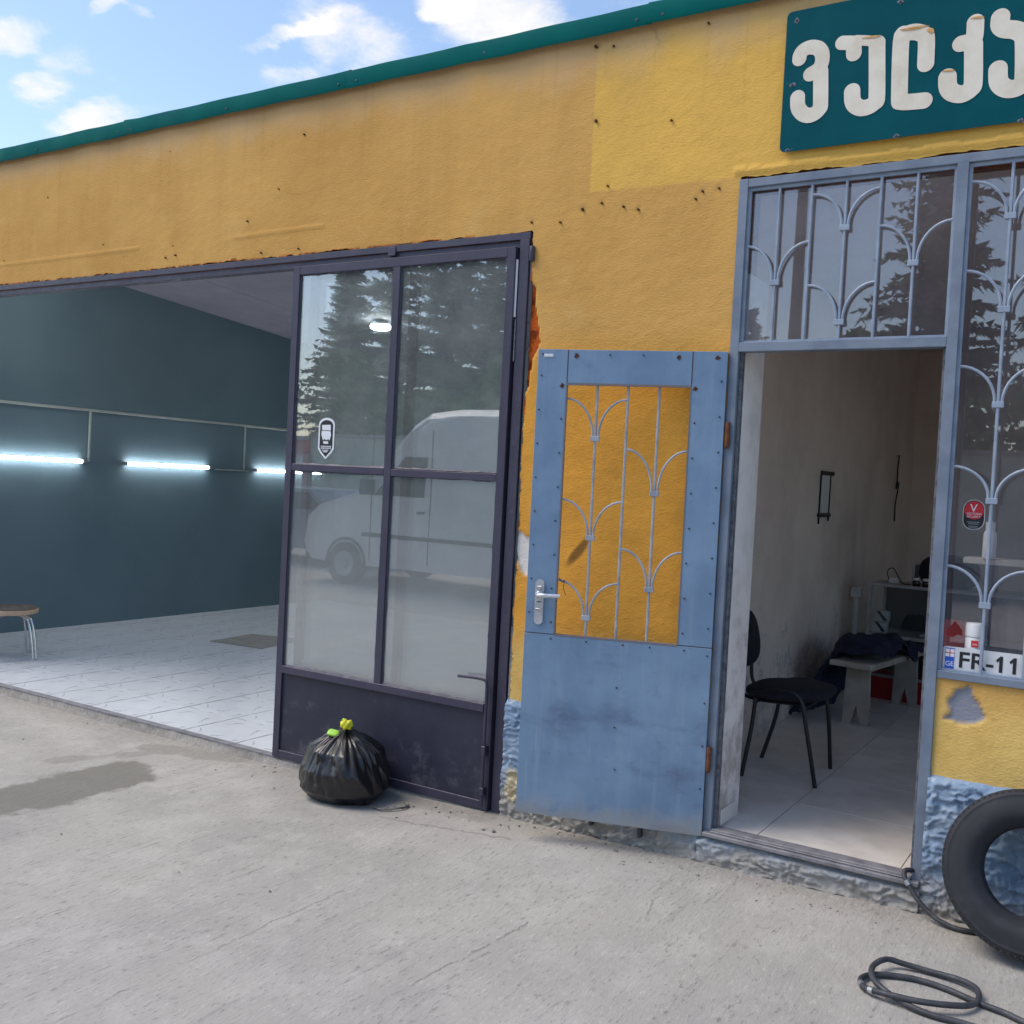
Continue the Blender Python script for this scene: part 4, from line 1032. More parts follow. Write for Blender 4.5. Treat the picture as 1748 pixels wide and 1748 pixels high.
BN = thing('bench', 'rough wooden bench on two notched plank legs under the navy jacket', 'bench', (-1.475, 3.13, OZ), rz=-math.radians(8))
obj('seat', boxes((-.14, .14, -.62, .62, .395, .43), bev=.004), 'bench_wood', BN)
lg = [(-.088, 0), (-.03, 0), (.002, .13), (.035, 0), (.088, 0), (.075, .394), (-.075, .394)]
for y_ in (-.46, .48): obj('leg', shape2d([lg], .035), 'bench_wood', BN, loc=(0, y_, 0))
obj('rail', boxes((-.012, .012, -.44, .46, .33, .392), bev=.002), 'bench_wood', BN)
# navy jacket slung over the bench and hanging down its wall side
def jfn(u, v):
    w_ = v * .98
    lx = np.where(w_ < .34, .17 - w_, -.17 - (w_ - .34) * .30 * np.clip((w_ - .34) / .2, 0, 1) - .015)
    lz = np.where(w_ < .30, .505 + .012 * np.sin(u * 8), .505 - np.clip(w_ - .30, 0, 1) * .74)
    ff = fbm(u * 5.5, v * 4, 4, 91); f2 = fbm(u * 13, v * 5, 3, 95)
    edge_ = np.clip((w_ - .0) / .06, 0, 1)
    lz = lz + (ff * .19 + f2 * .07) * np.where(w_ < .34, 1, .25) + .035 * np.exp(-((u + .05) / .18) ** 2) - .055 * (1 - edge_)
    lx = lx - (ff * .13 + f2 * .05) * np.where(w_ < .30, .35, 1.0)
    y = u * (1 + .12 * np.sin(v * 6)) - .04 - .25 * np.clip(w_ - .3, 0, 1) + ff * .06
    return lx, y, np.maximum(lz, .03)
jm = gridmesh('jacket', np.linspace(-.42, .40, 66), np.linspace(0, .98, 80), jfn)
jk = tag(obj('jacket', jm, 'navy_cloth', loc=(-1.475, 3.06, OZ), rot=(0, 0, -math.radians(8))), 'crumpled navy jacket thrown over the wooden bench', 'jacket')
sm_ = jk.modifiers.new('thick', 'SOLIDIFY'); sm_.thickness = .012
# glass display cabinet
CB = thing('display_cabinet', 'low glass display cabinet with pale frame and red base board behind the bench', 'cabinet', (-1.735, 3.72, OZ), rz=-math.radians(3))
cw, cdp, chh = 1.35, .45, .872
obj('frame', boxes((0, cw, 0, cdp, chh - .022, chh), (0, .022, 0, .022, 0, chh - .022), (cw - .022, cw, 0, .022, 0, chh - .022), (0, .022, cdp - .022, cdp, 0, chh - .022), (cw - .022, cw, cdp - .022, cdp, 0, chh - .022), (.022, cw - .022, 0, .020, .165, .185), bev=.002), 'cabinet_frame', CB)
obj('shelf', boxes((.023, cw - .023, -.002, cdp - .01, .465, .490)), 'cabinet_frame', CB)
obj('base_board', boxes((.022, cw - .022, .004, cdp - .01, .0, .164)), 'red_paint', CB)
obj('pane', boxes((.022, cw - .022, .008, .012, .491, chh - .023)), 'cabinet_glass', CB)
obj('pane', boxes((.022, cw - .022, .008, .012, .186, .464)), 'cabinet_glass', CB)
obj('back_panel', boxes((.0, cw, cdp + .001, cdp + .008, 0, chh)), 'dark_trim', CB)
def onc(name, lab, cat, me, mat, lx_, ly_, lz_, smooth=True):
    a = -math.radians(3); c_, s_ = math.cos(a), math.sin(a)
    return tag(obj(name, me, mat, loc=(-1.735 + lx_ * c_ - ly_ * s_, 3.72 + lx_ * s_ + ly_ * c_, OZ + lz_), smooth=smooth), lab, cat)
for k, (lz_, sx_) in enumerate(((.491, .03), (.575, .04))):
    bx_o = thing('carton', ['small pale carton with a dark diagonal stripe, lower one inside the cabinet', 'small pale carton with a dark diagonal stripe, stacked on another inside the cabinet'][k], 'carton', (-1.735 + sx_, 3.80, OZ + lz_))
    obj('box', boxes((0, .10, 0, .08, 0, .08), bev=.002), 'white_plastic', bx_o)
    obj('stripe', shape2d([[(.01, .078), (.035, .078), (.095, .01), (.07, .004)]], .001), 'black_print', bx_o, loc=(0, -.001, 0))
onc('paper_stack', 'white crumpled papers lying on the shelf inside the cabinet', 'papers', boxes((0, .16, 0, .12, 0, .012), (.03, .20, .02, .13, .013, .022), bev=.003), 'white_plastic', .36, .12, .491, False)
bgm = pad(.42, .24, .26); 
onc('black_bag', 'soft black bag lying on top of the display cabinet', 'bag', bgm, 'black_cloth', .52, .24, chh + .112)
onc('photo_frame', 'thin grey board standing beside the black bag on the cabinet', 'board', boxes((0, .02, 0, .2, 0, .15), bev=.002), 'cabinet_frame', .27, .16, chh + .001, False)
for k, lx_ in enumerate((.33, .40, .47)):
    cup = thing('jar', ['small jar with a pale lid on the cabinet top, next to the grey board', 'small jar with a pale lid on the cabinet top, between two jars', 'small jar with a dark lid on the cabinet top, in front of the black bag'][k], 'jar', (-1.735 + lx_, 3.76, OZ + chh + .001), group='jars on the cabinet')
    obj('body', lathe([(.022, 0), (.026, .005), (.026, .035), (.022, .042)], 14), 'van_glass', cup, smooth=True)
    obj('lid', lathe([(.024, .0425), (.025, .046), (.024, .06), (0, .062)], 14), 'white_plastic' if k < 2 else 'black_metal', cup, smooth=True)
onc('socket_strip', 'white power adaptor with a looped black cord on the cabinet top', 'adaptor', boxes((0, .07, 0, .05, 0, .04), bev=.008), 'white_plastic', .12, .08, chh + .001, False)
tag(obj('cord', tube(smoothpath([(-1.60, 3.77, OZ + chh + .03), (-1.62, 3.78, OZ + chh + .09), (-1.58, 3.78, OZ + chh + .12), (-1.54, 3.78, OZ + chh + .06), (-1.50, 3.77, OZ + chh + .01), (-1.44, 3.765, OZ + chh + .008)], 6), .004, 6), 'black_metal', smooth=True), 'black looped cord beside the white adaptor on the cabinet', 'cord')
# white post with a block head against the wall
PO = thing('heater_pipe', 'white upright pipe with a square block on top beside the cabinet', 'pipe', (-1.89, 4.02, OZ))
obj('pipe', tube([(0, 0, 0), (0, 0, .72)], .020, 12), 'white_plastic', PO, smooth=True)
obj('block', boxes((-.04, .04, -.04, .04, .721, .80), bev=.006), 'white_plastic', PO)
# narrow frame and hanging cord on the plaster wall
HF = thing('wall_frame', 'narrow black frame with a pale sheet hung on the plaster wall', 'frame', (-1.949, 3.10, 1.50))
ph = .33
obj('sheet', boxes((.001, .003, -.12, .12, .03, ph - .03)), 'white_plastic', HF)
obj('rail', boxes((.0, .015, -.16, .16, .0, .028), (.0, .015, -.13, .20, ph - .028, ph), bev=.002), 'black_metal', HF)
obj('side', boxes((.0, .010, -.135, -.120, -.05, ph - .029)), 'black_metal', HF); obj('side', boxes((.0, .010, .120, .135, -.03, ph - .029)), 'black_metal', HF)
HC = thing('tangled_cord', 'tangled dark cord hanging from a nail on the plaster wall', 'cord', (-1.945, 5.5, 2.06))
obj('nail', tube([(-.004, 0, 0), (.03, 0, .004)], .004, 6), 'black_metal', HC)
obj('string', tube(smoothpath([(.02, 0, 0), (.018, -.02, -.12), (.016, .0, -.22), (.02, -.05, -.30), (.018, .06, -.24), (.02, .02, -.33), (.018, -.03, -.45), (.015, -.01, -.60)], 6), .007, 6), 'black_metal', HC, smooth=True)

# window sill things
sill = obj('window_board', boxes((-.646, 2.40, .0465, .285, WIN_Z - .004, WIN_Z + .026), bev=.003), 'cabinet_frame', B)
PLT = thing('licence_plate', 'white licence plate reading FR-111 leaning inside the tall window', 'licence plate', (-.634, .0215, WIN_Z + .031))
PLT.rotation_euler = (math.radians(-1.5), 0, 0)
obj('plate', shape2d([rrect(0, .40, 0, .094, .008)], .002), 'plate_white', PLT)
obj('country_band', shape2d([[(.008, .008), (.042, .008), (.042, .088), (.008, .088)]], .0008), 'blue_print', PLT, loc=(0, -.0016, 0))
obj('flag', shape2d([[(.009, .054), (.041, .054), (.041, .084), (.009, .084)]], .0006), 'white_print', PLT, loc=(0, -.0023, 0))
obj('flag_cross', shape2d([[(.0235, .054), (.0265, .054), (.0265, .084), (.0235, .084)]], .0005), 'red_print', PLT, loc=(0, -.0029, 0))
obj('flag_cross', shape2d([[(.009, .0675), (.041, .0675), (.041, .0705), (.009, .0705)]], .0005), 'red_print', PLT, loc=(0, -.0033, 0))
obj('country_text', text_mesh('GE', .026, .0006), 'white_print', PLT, loc=(.009, -.0024, .018))
tm_ = text_mesh('FR-', .098, .001, .0016)
xs_ = [v.co.x for v in tm_.vertices]; zs_ = [v.co.z for v in tm_.vertices]
for v in tm_.vertices: v.co.x = (v.co.x - min(xs_)) / (max(xs_) - min(xs_)) * .122; v.co.z = (v.co.z - min(zs_)) / (max(zs_) - min(zs_)) * .062
for k in range(3): obj('character', shape2d([[(.012, 0), (.024, 0), (.024, .062), (.015, .062), (.0, .046), (.004, .037), (.012, .045)]], .001), 'black_print', PLT, loc=(.190 + .047 * k, -.0018, .016))
bmx = bmesh.new(); bmx.from_mesh(tm_); bmx.verts.ensure_lookup_table(); seen_ = set()
for v0 in bmx.verts:
    if v0.index in seen_: continue
    st, comp = [v0], []
    while st:                              # one mesh for each character
        v = st.pop()
        if v.index in seen_: continue
        seen_.add(v.index); comp.append(v.index); st += [e.other_vert(v) for e in v.link_edges]
    cs_ = set(comp); m2 = bmx.copy(); m2.verts.ensure_lookup_table()
    bmesh.ops.delete(m2, geom=[v for v in m2.verts if v.index not in cs_], context='VERTS')
    obj('character', m2, 'black_print', PLT, loc=(.060, -.0018, .016))
bmx.free()
CN = thing('filler_can', 'white spray can with red square label standing behind the licence plate', 'can', (-.530, .0600, WIN_Z + .0265))
obj('body', lathe([(.030, 0), (.033, .004), (.033, .135), (.030, .142)], 24), 'white_plastic', CN, smooth=True)
obj('cap', lathe([(.0295, .1425), (.034, .145), (.034, .19), (.031, .197), (0, .199)], 24), 'white_plastic', CN, smooth=True)
lb = obj('label_square', shape2d([[(-.012, 0), (.014, 0), (.014, .026), (-.012, .026)]], .001), 'red_print', CN, loc=(.006, -.034, .105))
obj('label_text', text_mesh('Pro Fill', .017, .0006), 'black_print', CN, loc=(-.026, -.0340, .078))
obj('label_text', text_mesh('Jeta', .011, .0006), 'white_print', CN, loc=(.0, -.0352, .114))
tag(obj('red_sheet', boxes((-.70, -.585, .262, .266, WIN_Z + .0265, WIN_Z + .205)), 'dark_red'), 'red sheet standing on the window board behind the broken pane', 'sheet')
C2 = thing('bottle', 'small white bottle behind the oval sticker in the tall window', 'bottle', (-.525, .30, 1.42))
obj('body', lathe([(.024, 0), (.026, .004), (.026, .10), (.018, .118), (.018, .122)], 18), 'white_plastic', C2, smooth=True)
obj('cap', lathe([(.019, .1225), (.019, .15), (0, .152)], 18), 'white_plastic', C2, smooth=True)
SH = thing('wall_shelf', 'narrow shelf with brackets inside the tall window carrying the small bottle', 'shelf', (-.62, .292, 1.395))
obj('board', boxes((0, .9, 0, .16, 0, .024), bev=.002), 'bench_wood', SH)
for x_ in (.1, .8): obj('bracket', boxes((x_, x_ + .02, -.001, .15, -.12, -.001)), 'black_metal', SH)

# ------------------------------------------------------------ things in the yard
# rubbish bag
def bagfn(u, v):
    th = u * 2 * np.pi; t = v
    zz = np.interp(t, [0, .12, .3, .5, .68, .82, .92, 1.0], [.0, .006, .06, .16, .255, .318, .345, .372])
    rr = np.interp(t, [0, .12, .3, .5, .68, .82, .92, 1.0], [.0, .168, .222, .232, .200, .118, .046, .016])
    fold = np.clip((t - .42) / .40, 0, 1) * np.clip((1.02 - t) / .1, 0, 1)
    cr_ = np.abs(np.sin(th * 8.5 + 2.2 * fbm(np.cos(th) * 2, np.sin(th) * 2, 3, 3) * 4)) ** .7
    cr2 = np.abs(np.sin(th * 17 + 5 * fbm(np.cos(th) * 3 + 5, np.sin(th) * 3, 3, 8)))
    rr = rr - fold * (cr_ * .032 + cr2 * .013) * np.clip(rr / .12, .2, 1)
    lump = fbm(np.cos(th) * 1.6 + 7, np.sin(th) * 1.6 + t * 2.2, 3, 14)
    cre = np.abs(fbm(np.cos(th) * 2.6 + 2, np.sin(th) * 2.6 + t * 3.5, 3, 24))
    rr = rr * (1 + lump * .38) - np.clip(.05 - cre, 0, 1) * .16 * (t > .15) * (t < .8)
    zz = zz + lump * .03 * (t > .25)
    return rr * 1.13 * np.cos(th), rr * .95 * np.sin(th), np.maximum(zz, 0)
bgx = onZ(592, 1352, 0.0)
BG = thing('rubbish_bag', 'full black plastic rubbish bag tied with bright ribbons against the garage door', 'rubbish bag', (-3.45, -.245, gz(-3.45)))
bagm = gridmesh('sack', np.linspace(0, 1, 181), np.linspace(0, 1, 70), bagfn)
bmx = bmesh.new(); bmx.from_mesh(bagm); bmesh.ops.remove_doubles(bmx, verts=bmx.verts, dist=.0006)
obj('sack', bmx, 'bag_plastic', BG, smooth='all')
bm = pad(.05, .045, .03); 
for v in bm.verts: v.co += Vector(v.co.normalized()) * (.006 * math.sin(v.co.x * 260) * math.cos(v.co.z * 320))
obj('ribbon', pad(.062, .05, .034), 'tie_lime', BG, smooth='all', loc=(-.038, -.058, .336), rot=(.5, .15, .3)).scale = (1, .9, .62)
rb = pad(.06, .05, .05)
for v in rb.verts: v.co *= 1 + .22 * math.sin(v.co.x * 190 + v.co.y * 120) * math.cos(v.co.z * 170)
obj('ribbon', rb, 'tie_yellow', BG, smooth='all', loc=(.022, -.03, .385))
for (x_, z_, s_) in ((-.012, .395, 1), (.052, .392, -1)):
    obj('knot_ear', tube(smoothpath([(.02, -.02, .365), (x_, -.02, z_), (x_ + s_ * .012, -.025, z_ + .014), (.02 + (x_ - .02) * .4, -.03, z_ + .004), (.02, -.028, .37)], 5), .005, 6), 'tie_lime', BG, smooth=True)
obj('knot', pad(.05, .05, .05), 'bag_plastic', BG, smooth='all', loc=(.0, .0, .372))
# tyre against the plinth
TR = thing('tyre', 'worn bare car tyre leaning against the blue rough plinth under the tall window', 'tyre', (-.262, -.195, gz(-.26)))
RO, RI, TW = .292, .158, .185
prof = [(RI, -.052), (RI + .006, -.066), (RI + .022, -.076), (RI + .030, -.086), (RI + .05, -.092), (RI + .066, -.0925), (RO - .036, -.088), (RO - .026, -.085), (RO - .022, -.086), (RO - .010, -.078), (RO - .003, -.066),
        (RO, -.050), (RO - .007, -.049), (RO - .007, -.042), (RO + .001, -.041), (RO + .001, -.006), (RO - .007, -.005), (RO - .007, .005), (RO + .001, .006), (RO + .001, .041), (RO - .007, .042), (RO - .007, .049), (RO, .050),
        (RO - .003, .066), (RO - .022, .086), (RO - .036, .088), (RI + .05, .092), (RI + .022, .076), (RI, .052), (RI + .010, .044), (RI + .045, .070), (RO - .03, .070), (RO - .016, .045), (RO - .016, -.045), (RO - .03, -.070), (RI + .045, -.070), (RI + .010, -.044)]
lean = math.radians(-16)
ty = obj('casing', lathe(prof, 96, axis='y', close=True), 'rubber', TR, smooth=True, loc=(0, 0, RO * math.cos(lean) + .026), rot=(lean, 0, 0))
rib0 = None
for k in range(80):
    a = 2 * math.pi * k / 80
    if rib0 is None: rib0 = obj('shoulder_rib', boxes((-.004, .004, -.0795, -.058, RO - .016, RO - .0045), bev=.0012), 'rubber', ty); o_ = rib0
    else: o_ = copyobj(rib0, ty)
    o_.rotation_euler = (0, a, 0)
# hoses
h1 = [(-.02, -.80), (-.12, -.765), (-.227, -.731), (-.275, -.71), (-.354, -.693), (-.458, -.658), (-.548, -.651), (-.623, -.673), (-.681, -.71), (-.705, -.755), (-.702, -.796), (-.681, -.83), (-.637, -.854), (-.566, -.864), (-.495, -.848), (-.412, -.8), (-.367, -.734), (-.358, -.663), (-.377, -.612), (-.432, -.577), (-.523, -.569), (-.608, -.58), (-.656, -.608), (-.682, -.675), (-.68, -.745), (-.653, -.809), (-.594, -.846), (-.522, -.869), (-.46, -.875), (-.379, -.865), (-.25, -.87), (-.1, -.90)]
zs = [.012] * 9 + [.013, .014, .016, .026, .034, .034, .030, .020, .020, .024, .020, .016, .022, .034, .036, .036, .036, .024, .016, .013, .012, .012, .012]
HS = thing('air_hose', 'dark rubber air hose coiled in a loop on the concrete in front of the tyre', 'hose', (0, 0, gz(-.5)))
obj('hose', tube(smoothpath([(a, b_, z_) for (a, b_), z_ in zip(h1, zs)], 7), .0098, 10), 'hose_rubber', HS, smooth=True)
def along(pa, pb, r, par): return obj('clamp', tube([pa, pb], r, 12), 'clamp', par, smooth=True)
along((-.701, -.80, .0135), (-.690, -.817, .0137), .0118, HS); along((-.664, -.842, .020), (-.648, -.851, .023), .0118, HS)
HS2 = thing('feed_hose', 'dark hose with a clamp curling over the office threshold behind the tyre', 'hose', (0, 0, 0))
p2 = [(-.60, .14, .158), (-.655, .05, .164), (-.690, -.01, .176), (-.712, -.045, .178), (-.710, -.062, .160), (-.690, -.072, .135), (-.655, -.088, .095), (-.60, -.105, .055), (-.54, -.12, .036), (-.47, -.12, .031), (-.36, -.075, .030), (-.2, -.06, .030)]
obj('hose', tube(smoothpath(p2, 7), .0098, 10), 'hose_rubber', HS2, smooth=True); along((-.702, -.067, .150), (-.690, -.072, .135), .0125, HS2)
# bent wire loop near the bag, loose bits
wz = gz(-3.1) + .008
tag(obj('wire_loop', tube(smoothpath([(-3.20, -.31, wz), (-3.13, -.325, wz), (-3.07, -.27, wz + .004), (-3.06, -.20, wz), (-3.10, -.175, wz + .012), (-3.105, -.16, wz)], 5), .0055, 7), 'wire', smooth=True), 'bent bare wire loop on the concrete beside the rubbish bag', 'wire')
bm = bmesh.new()
for k in range(190):
    if k < 130: x_, y_ = random.uniform(-4.2, -.6), -abs(random.gauss(0, .14)) - .06
    else: x_, y_ = random.uniform(-6, 1.5), random.uniform(-3.2, -.1)
    r_ = random.uniform(.002, .007) if k > 3 else .011
    mtx = Matrix.Translation((x_, y_, float(gz(x_)) + r_ * .3)) @ Matrix.Rotation(random.uniform(0, 6), 4, 'Z') @ Matrix.Diagonal((1.3, .9, .6, 1))
    bmesh.ops.create_icosphere(bm, subdivisions=1, radius=r_, matrix=mtx)
gr = tag(obj('grit', bm, 'stone'), 'loose grit and crumbs of plaster scattered along the wall foot', 'grit'); gr['kind'] = 'stuff'

# ------------------------------------------------------------ the far side of the yard (seen in the panes)
VN = thing('delivery_van', 'white high roof panel van parked across the yard, mirrored in the door panes', 'van', (-11.35, -8.7, -.085))
side = [(.0, .62), (.04, .48), (.18, .36), (.52, .33), (5.3, .33), (5.42, .45), (5.45, 1.6), (5.42, 2.55), (5.30, 2.68), (4.2, 2.74), (2.9, 2.74), (2.35, 2.68), (2.05, 2.50), (1.15, 1.48), (.30, 1.22), (.06, 1.02)]
def extr(profile, y0, y1, inset=.12):
    bm = bmesh.new(); cx_ = sum(a for a, b in profile) / len(profile)
    rows = []
    for y_, k in ((y0, 1), (y0 + inset, 0), (y1 - inset, 0), (y1, 1)):
        rows.append([bm.verts.new((a + (.04 if a < cx_ else -.02) * k * .5, y_ + 0, b - (.10 * k if b > 2.2 else 0))) for a, b in profile])
    for A, B_ in zip(rows, rows[1:]):
        for i in range(len(A)): bm.faces.new((A[i], A[(i + 1) % len(A)], B_[(i + 1) % len(A)], B_[i]))
    bm.faces.new(rows[0][::-1]); bm.faces.new(rows[-1]); return bm
obj('body', extr(side, -.98, .98), 'van_white', VN)
for ysd in (1, -1):
    yo = .984 * ysd
    wnd = [(1.42, 1.42), (2.35, 1.42), (2.40, 2.02), (1.98, 2.02)]
    me = shape2d([wnd], .01); obj('side_window', me, 'van_glass', VN, loc=(0, yo, 0))
    for xx in (1.36, 2.47, 3.72): obj('door_seam', boxes((xx, xx + .012, yo - .004, yo + .004, .42, 2.42)), 'dark_trim', VN)
    obj('side_moulding', boxes((1.2, 5.3, yo - .008, yo + .008, .78, .84)), 'dark_trim', VN)
    obj('door_handle', boxes((2.24, 2.38, yo - .02, yo + .02, 1.18, 1.22), bev=.006), 'dark_trim', VN)
    obj('mirror', boxes((1.30, 1.42, yo - .02, yo + .22 * ysd + (.02 if ysd > 0 else -.0), 1.42, 1.66) if ysd > 0 else (1.30, 1.42, yo - .22, yo + .02, 1.42, 1.66), bev=.02), 'dark_trim', VN)
    obj('headlight', boxes((.015, .28, .60 * ysd - .26 * (ysd < 0) - .0, .60 * ysd + .30 * (ysd > 0) + .26 * 0, .80, 1.0) if ysd > 0 else (.015, .28, -.90, -.60, .80, 1.0), bev=.03), 'lamp_lens', VN)
    for wx in (.90, 4.35):
        wh = obj('wheel', lathe([(.20, -.10), (.31, -.105), (.335, -.08), (.335, .08), (.31, .105), (.20, .10)], 28, axis='y', close=True), 'tyre_dark', VN, loc=(wx, .93 * ysd, .335), smooth=True)
        obj('rim', lathe([(.0, -.095), (.06, -.10), (.08, -.07), (.20, -.09), (.20, .09), (.08, .07), (.06, .10), (.0, .095)], 20, axis='y'), 'hub', wh, smooth=True)
        arch = [(wx + math.cos(a) * .41, .335 + math.sin(a) * .41) for a in [math.pi * k / 14 for k in range(15)]] + [(wx + math.cos(a) * .37, .335 + math.sin(a) * .37) for a in [math.pi * (14 - k) / 14 for k in range(15)]]
        obj('wheel_arch', shape2d([arch], .02), 'dark_trim', VN, loc=(0, yo, 0))
bm = bmesh.new(); vs = [bm.verts.new(c) for c in [(1.175, -.82, 1.53), (1.175, .82, 1.53), (2.02, .76, 2.478), (2.02, -.76, 2.478)]]; bm.faces.new(vs)
bmesh.ops.translate(bm, vec=(-.012, 0, .012), verts=bm.verts)
r_ = bmesh.ops.extrude_face_region(bm, geom=list(bm.faces)); bmesh.ops.translate(bm, vec=(.006, 0, -.006), verts=[v for v in r_['geom'] if isinstance(v, bmesh.types.BMVert)])
obj('windscreen', bm, 'van_glass', VN)
obj('bumper', boxes((-.06, .16, -.9, .9, .34, .62), bev=.05), 'dark_trim', VN)
obj('grille', boxes((-.002, .06, -.55, .55, .76, .92), bev=.01), 'dark_trim', VN)

CA = thing('parked_car', 'grey blue saloon car parked across the yard beyond the nose of the van', 'car', (-16.0, -10.4, -.085))
cs = [(.0, .55), (.05, .38), (.5, .30), (3.9, .30), (4.25, .42), (4.3, .80), (4.2, .98), (3.55, 1.02), (3.0, 1.40), (1.75, 1.43), (1.1, 1.02), (.15, .86)]
obj('body', extr(cs, -.83, .83, .06), 'car_blue', CA)
for ysd in (1, -1):
    obj('side_window', shape2d([[(1.25, 1.03), (1.85, 1.36), (2.95, 1.34), (3.40, 1.03)]], .01), 'van_glass', CA, loc=(0, .834 * ysd, 0))
    for wx_c in (.80, 3.45):
        wh = obj('wheel', lathe([(.18, -.09), (.27, -.095), (.295, -.07), (.295, .07), (.27, .095), (.18, .09)], 24, axis='y', close=True), 'tyre_dark', CA, loc=(wx_c, .78 * ysd, .295), smooth=True)
        obj('rim', lathe([(.0, -.085), (.07, -.09), (.18, -.08), (.18, .08), (.07, .09), (.0, .085)], 18, axis='y'), 'hub', wh, smooth=True)
    obj('headlight', boxes((-.01, .12, .45 * ysd - .14, .45 * ysd + .14, .62, .76), bev=.02), 'lamp_lens', CA); obj('tail_light', boxes((4.2, 4.31, .55 * ysd - .14, .55 * ysd + .14, .66, .80), bev=.02), 'red_paint', CA)
obj('bumper', boxes((-.06, .12, -.78, .78, .36, .52), bev=.03), 'dark_trim', CA)
YW = thing('yard_wall', 'long pale green yard wall with a coping across the yard', 'wall', (-12, -15.2, -.06))
obj('wall', boxes((-6.2, 22, -.15, .15, -.2, 2.6)), 'wall_green', YW); obj('coping', boxes((-6.25, 22, -.2, .2, 2.601, 2.68), bev=.01), 'stone', YW)
KS = thing('kiosk', 'pink kiosk with a red sign band beside the yard wall', 'kiosk', (-21.2, -15.6, -.086))
obj('wall', boxes((-2.6, 2.9, -2, .4, -.1, 2.2)), 'wall_pink', KS); obj('sign_band', boxes((-2.65, 2.95, -2.05, .48, 2.201, 2.55), bev=.01), 'red_paint', KS); obj('roof', boxes((-2.7, 3.0, -2.1, .6, 2.551, 2.64)), 'stone', KS)
dr = obj('door', boxes((-.2, .7, .401, .43, 0, 2.0)), 'dark_trim', KS)
for x_ in (1.2, 1.75): obj('poster', boxes((x_, x_ + .4, .401, .41, 1.0, 1.9)), 'white_print', KS)
UP = thing('utility_pole', 'concrete utility pole with crossarm across the yard', 'pole', (-5.55, -14.0, -.1))
obj('pole', lathe([(.15, 0), (.12, 4), (.09, 8.2)], 12), 'stone', UP, smooth=True); obj('crossarm', boxes((-.7, .7, -.05, .05, 7.7, 7.82)), 'stone', UP)
# conifers
def conifer_mesh(h, rad, seed):
    rnd_ = random.Random(seed); vs, fs = [], []
    z = .10 * h
    while z < h * .985:
        k_ = 1 - z / h; nb = int(3 + 3 * k_)
        for b_ in range(nb):
            a = rnd_.uniform(0, 2 * math.pi); L = rad * (k_ ** .75) * rnd_.uniform(.45, 1.12) * (1 + .25 * math.sin(a * 2 + z)) + .15
            drop = rnd_.uniform(-.05, .28); n_ = max(4, int(L * 7))
            for k in range(n_):
                t = (k + .4) / n_; r_ = L * t
                cx_, cy_, cz_ = r_ * math.cos(a), r_ * math.sin(a), z + .12 * L * t - drop * L * t * t
                for s_ in range(3):
                    aa = a + rnd_.uniform(-1.5, 1.5); ln = rnd_.uniform(.22, .46) * (1.15 - .5 * t); wd = ln * .2
                    dx_, dy_ = math.cos(aa) * ln, math.sin(aa) * ln; dz_ = rnd_.uniform(-.22, .10) * 1.2
                    ox_, oy_ = -math.sin(aa) * wd, math.cos(aa) * wd; i0 = len(vs)
                    vs += [(cx_ - ox_, cy_ - oy_, cz_), (cx_ + ox_, cy_ + oy_, cz_ + .03), (cx_ + dx_, cy_ + dy_, cz_ + dz_), (cx_ + dx_ * .5 + ox_ * .2, cy_ + dy_ * .5, cz_ - wd * 1.6)]
                    fs += [(i0, i0 + 1, i0 + 2), (i0, i0 + 2, i0 + 3)]
        z += rnd_.uniform(.06, .13) * (h / 10)
    me = bpy.data.meshes.new('crown'); me.from_pydata(vs, [], fs); me.update(); return me
cm = [conifer_mesh(11, 2.6, 3), conifer_mesh(13, 3.0, 4)]
tl_ = ['slender conifer behind the yard wall, left of the kiosk', 'conifer rising directly behind the pink kiosk', 'tall broad conifer behind the yard wall between kiosk and van', 'tall conifer behind the yard wall, behind the parked van', 'broad conifer behind the yard wall, right of the van', 'conifer behind the yard wall, left of the utility pole', 'tall conifer behind the yard wall, right of the utility pole', 'conifer behind the far right stretch of the yard wall', 'conifer in the second row behind the kiosk', 'conifer in the second row between the kiosk tree and the tall broad conifer', 'conifer in the second row directly behind the parked van', 'conifer in the second row beyond the tail of the van']
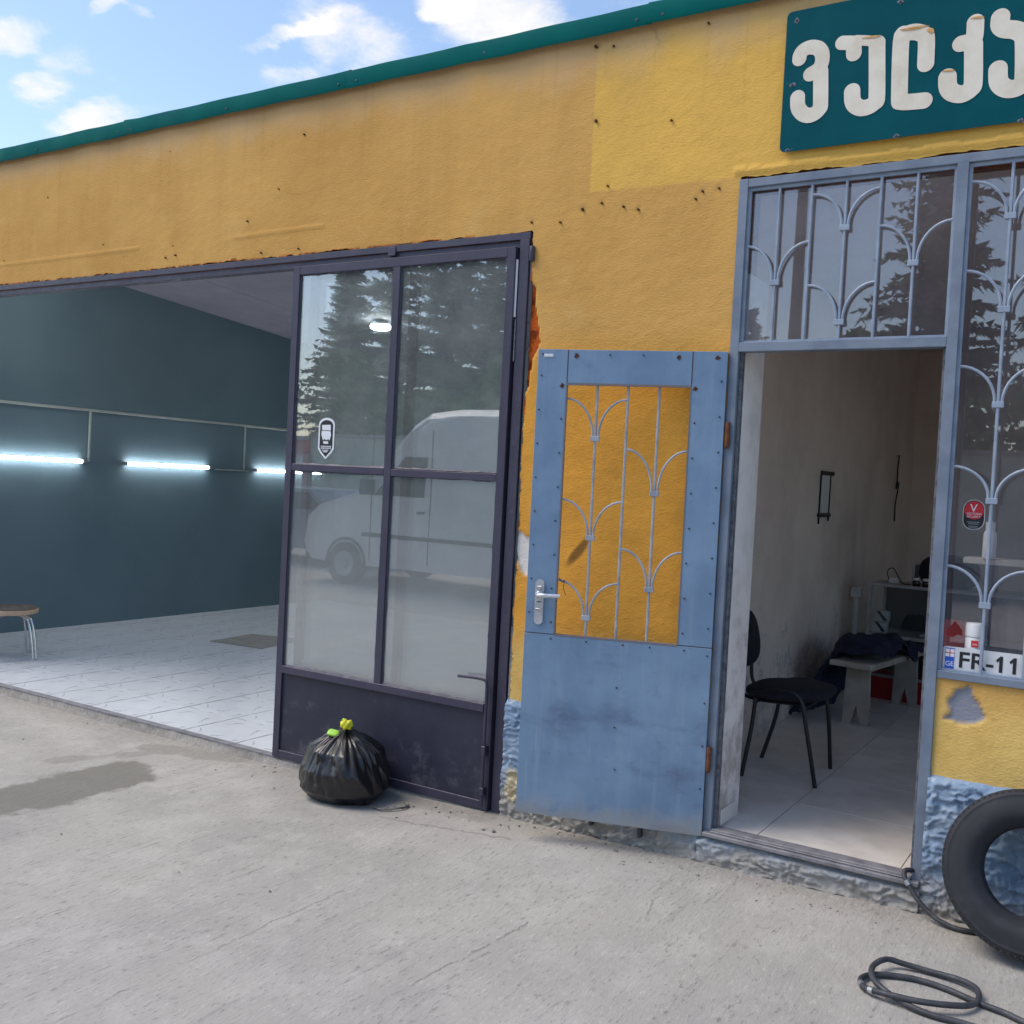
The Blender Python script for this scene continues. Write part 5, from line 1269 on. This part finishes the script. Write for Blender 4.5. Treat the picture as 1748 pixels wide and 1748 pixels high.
for k, (x_, y_, s_, mi) in enumerate([(-27.5, -22, .62, 0), (-23.0, -21.5, .80, 0), (-20.2, -20.5, .86, 1), (-17.2, -19.5, .98, 1), (-13.0, -20, .90, 0), (-8.9, -21, .60, 0), (-4.2, -20, .92, 1), (-.5, -20, .95, 1), (-25.2, -24.5, .74, 1), (-18.4, -23.5, .84, 0), (-15.0, -22.5, .95, 0), (-11.2, -23.5, .80, 1)]):
    T = thing('conifer', tl_[k], 'tree', (x_, y_, -.1), rz=k * 1.3, group='conifers behind the yard wall'); T.scale = (s_, s_, s_)
    o_ = bpy.data.objects.new('crown', cm[mi]); COL.objects.link(o_); o_.parent = T
    if not cm[mi].materials: cm[mi].materials.append(MATS['needles'])
    obj('trunk', tube([(0, 0, 0), (.03, 0, 4), (0, .03, 8), (0, 0, 10.5 if mi == 0 else 12.5)], [.20, .15, .08, .02], 8), 'bark', T, smooth=True)
# hedge along the wall
vs, fs = [], []; rnd_ = random.Random(5)
for k in range(15000):
    x_ = rnd_.uniform(-19, 4); y_ = rnd_.gauss(0, .45); top = 4.2 + .6 * math.sin(x_ * .9) + .3 * math.sin(x_ * 2.3)
    z_ = top * (1 - rnd_.random() ** 2 * .8) - abs(y_) * .5
    s_ = rnd_.uniform(.06, .16); a = rnd_.uniform(0, 6.28); b_ = rnd_.uniform(-1, 1); i0 = len(vs)
    vs += [(x_ - s_ * math.cos(a), y_ - s_ * math.sin(a), z_), (x_ + s_ * math.cos(a), y_ + s_ * math.sin(a), z_ + b_ * s_), (x_ + b_ * s_, y_, z_ + s_)]; fs.append((i0, i0 + 1, i0 + 2))
hm = bpy.data.meshes.new('hedge'); hm.from_pydata(vs, [], fs); hm.update()
HG = thing('hedge', 'tall loose green hedge growing behind the pale green yard wall', 'hedge', (0, -16.6, 0))
obj('foliage', hm, 'hedge_leaf', HG)
bm = bmesh.new()
for k in range(24): x_ = -19 + k; tube([(x_, 0, -.1), (x_ + rnd_.uniform(-.2, .2), rnd_.uniform(-.2, .2), 2.6)], [.04, .015], 6, bm)
obj('stems', bm, 'bark', HG)
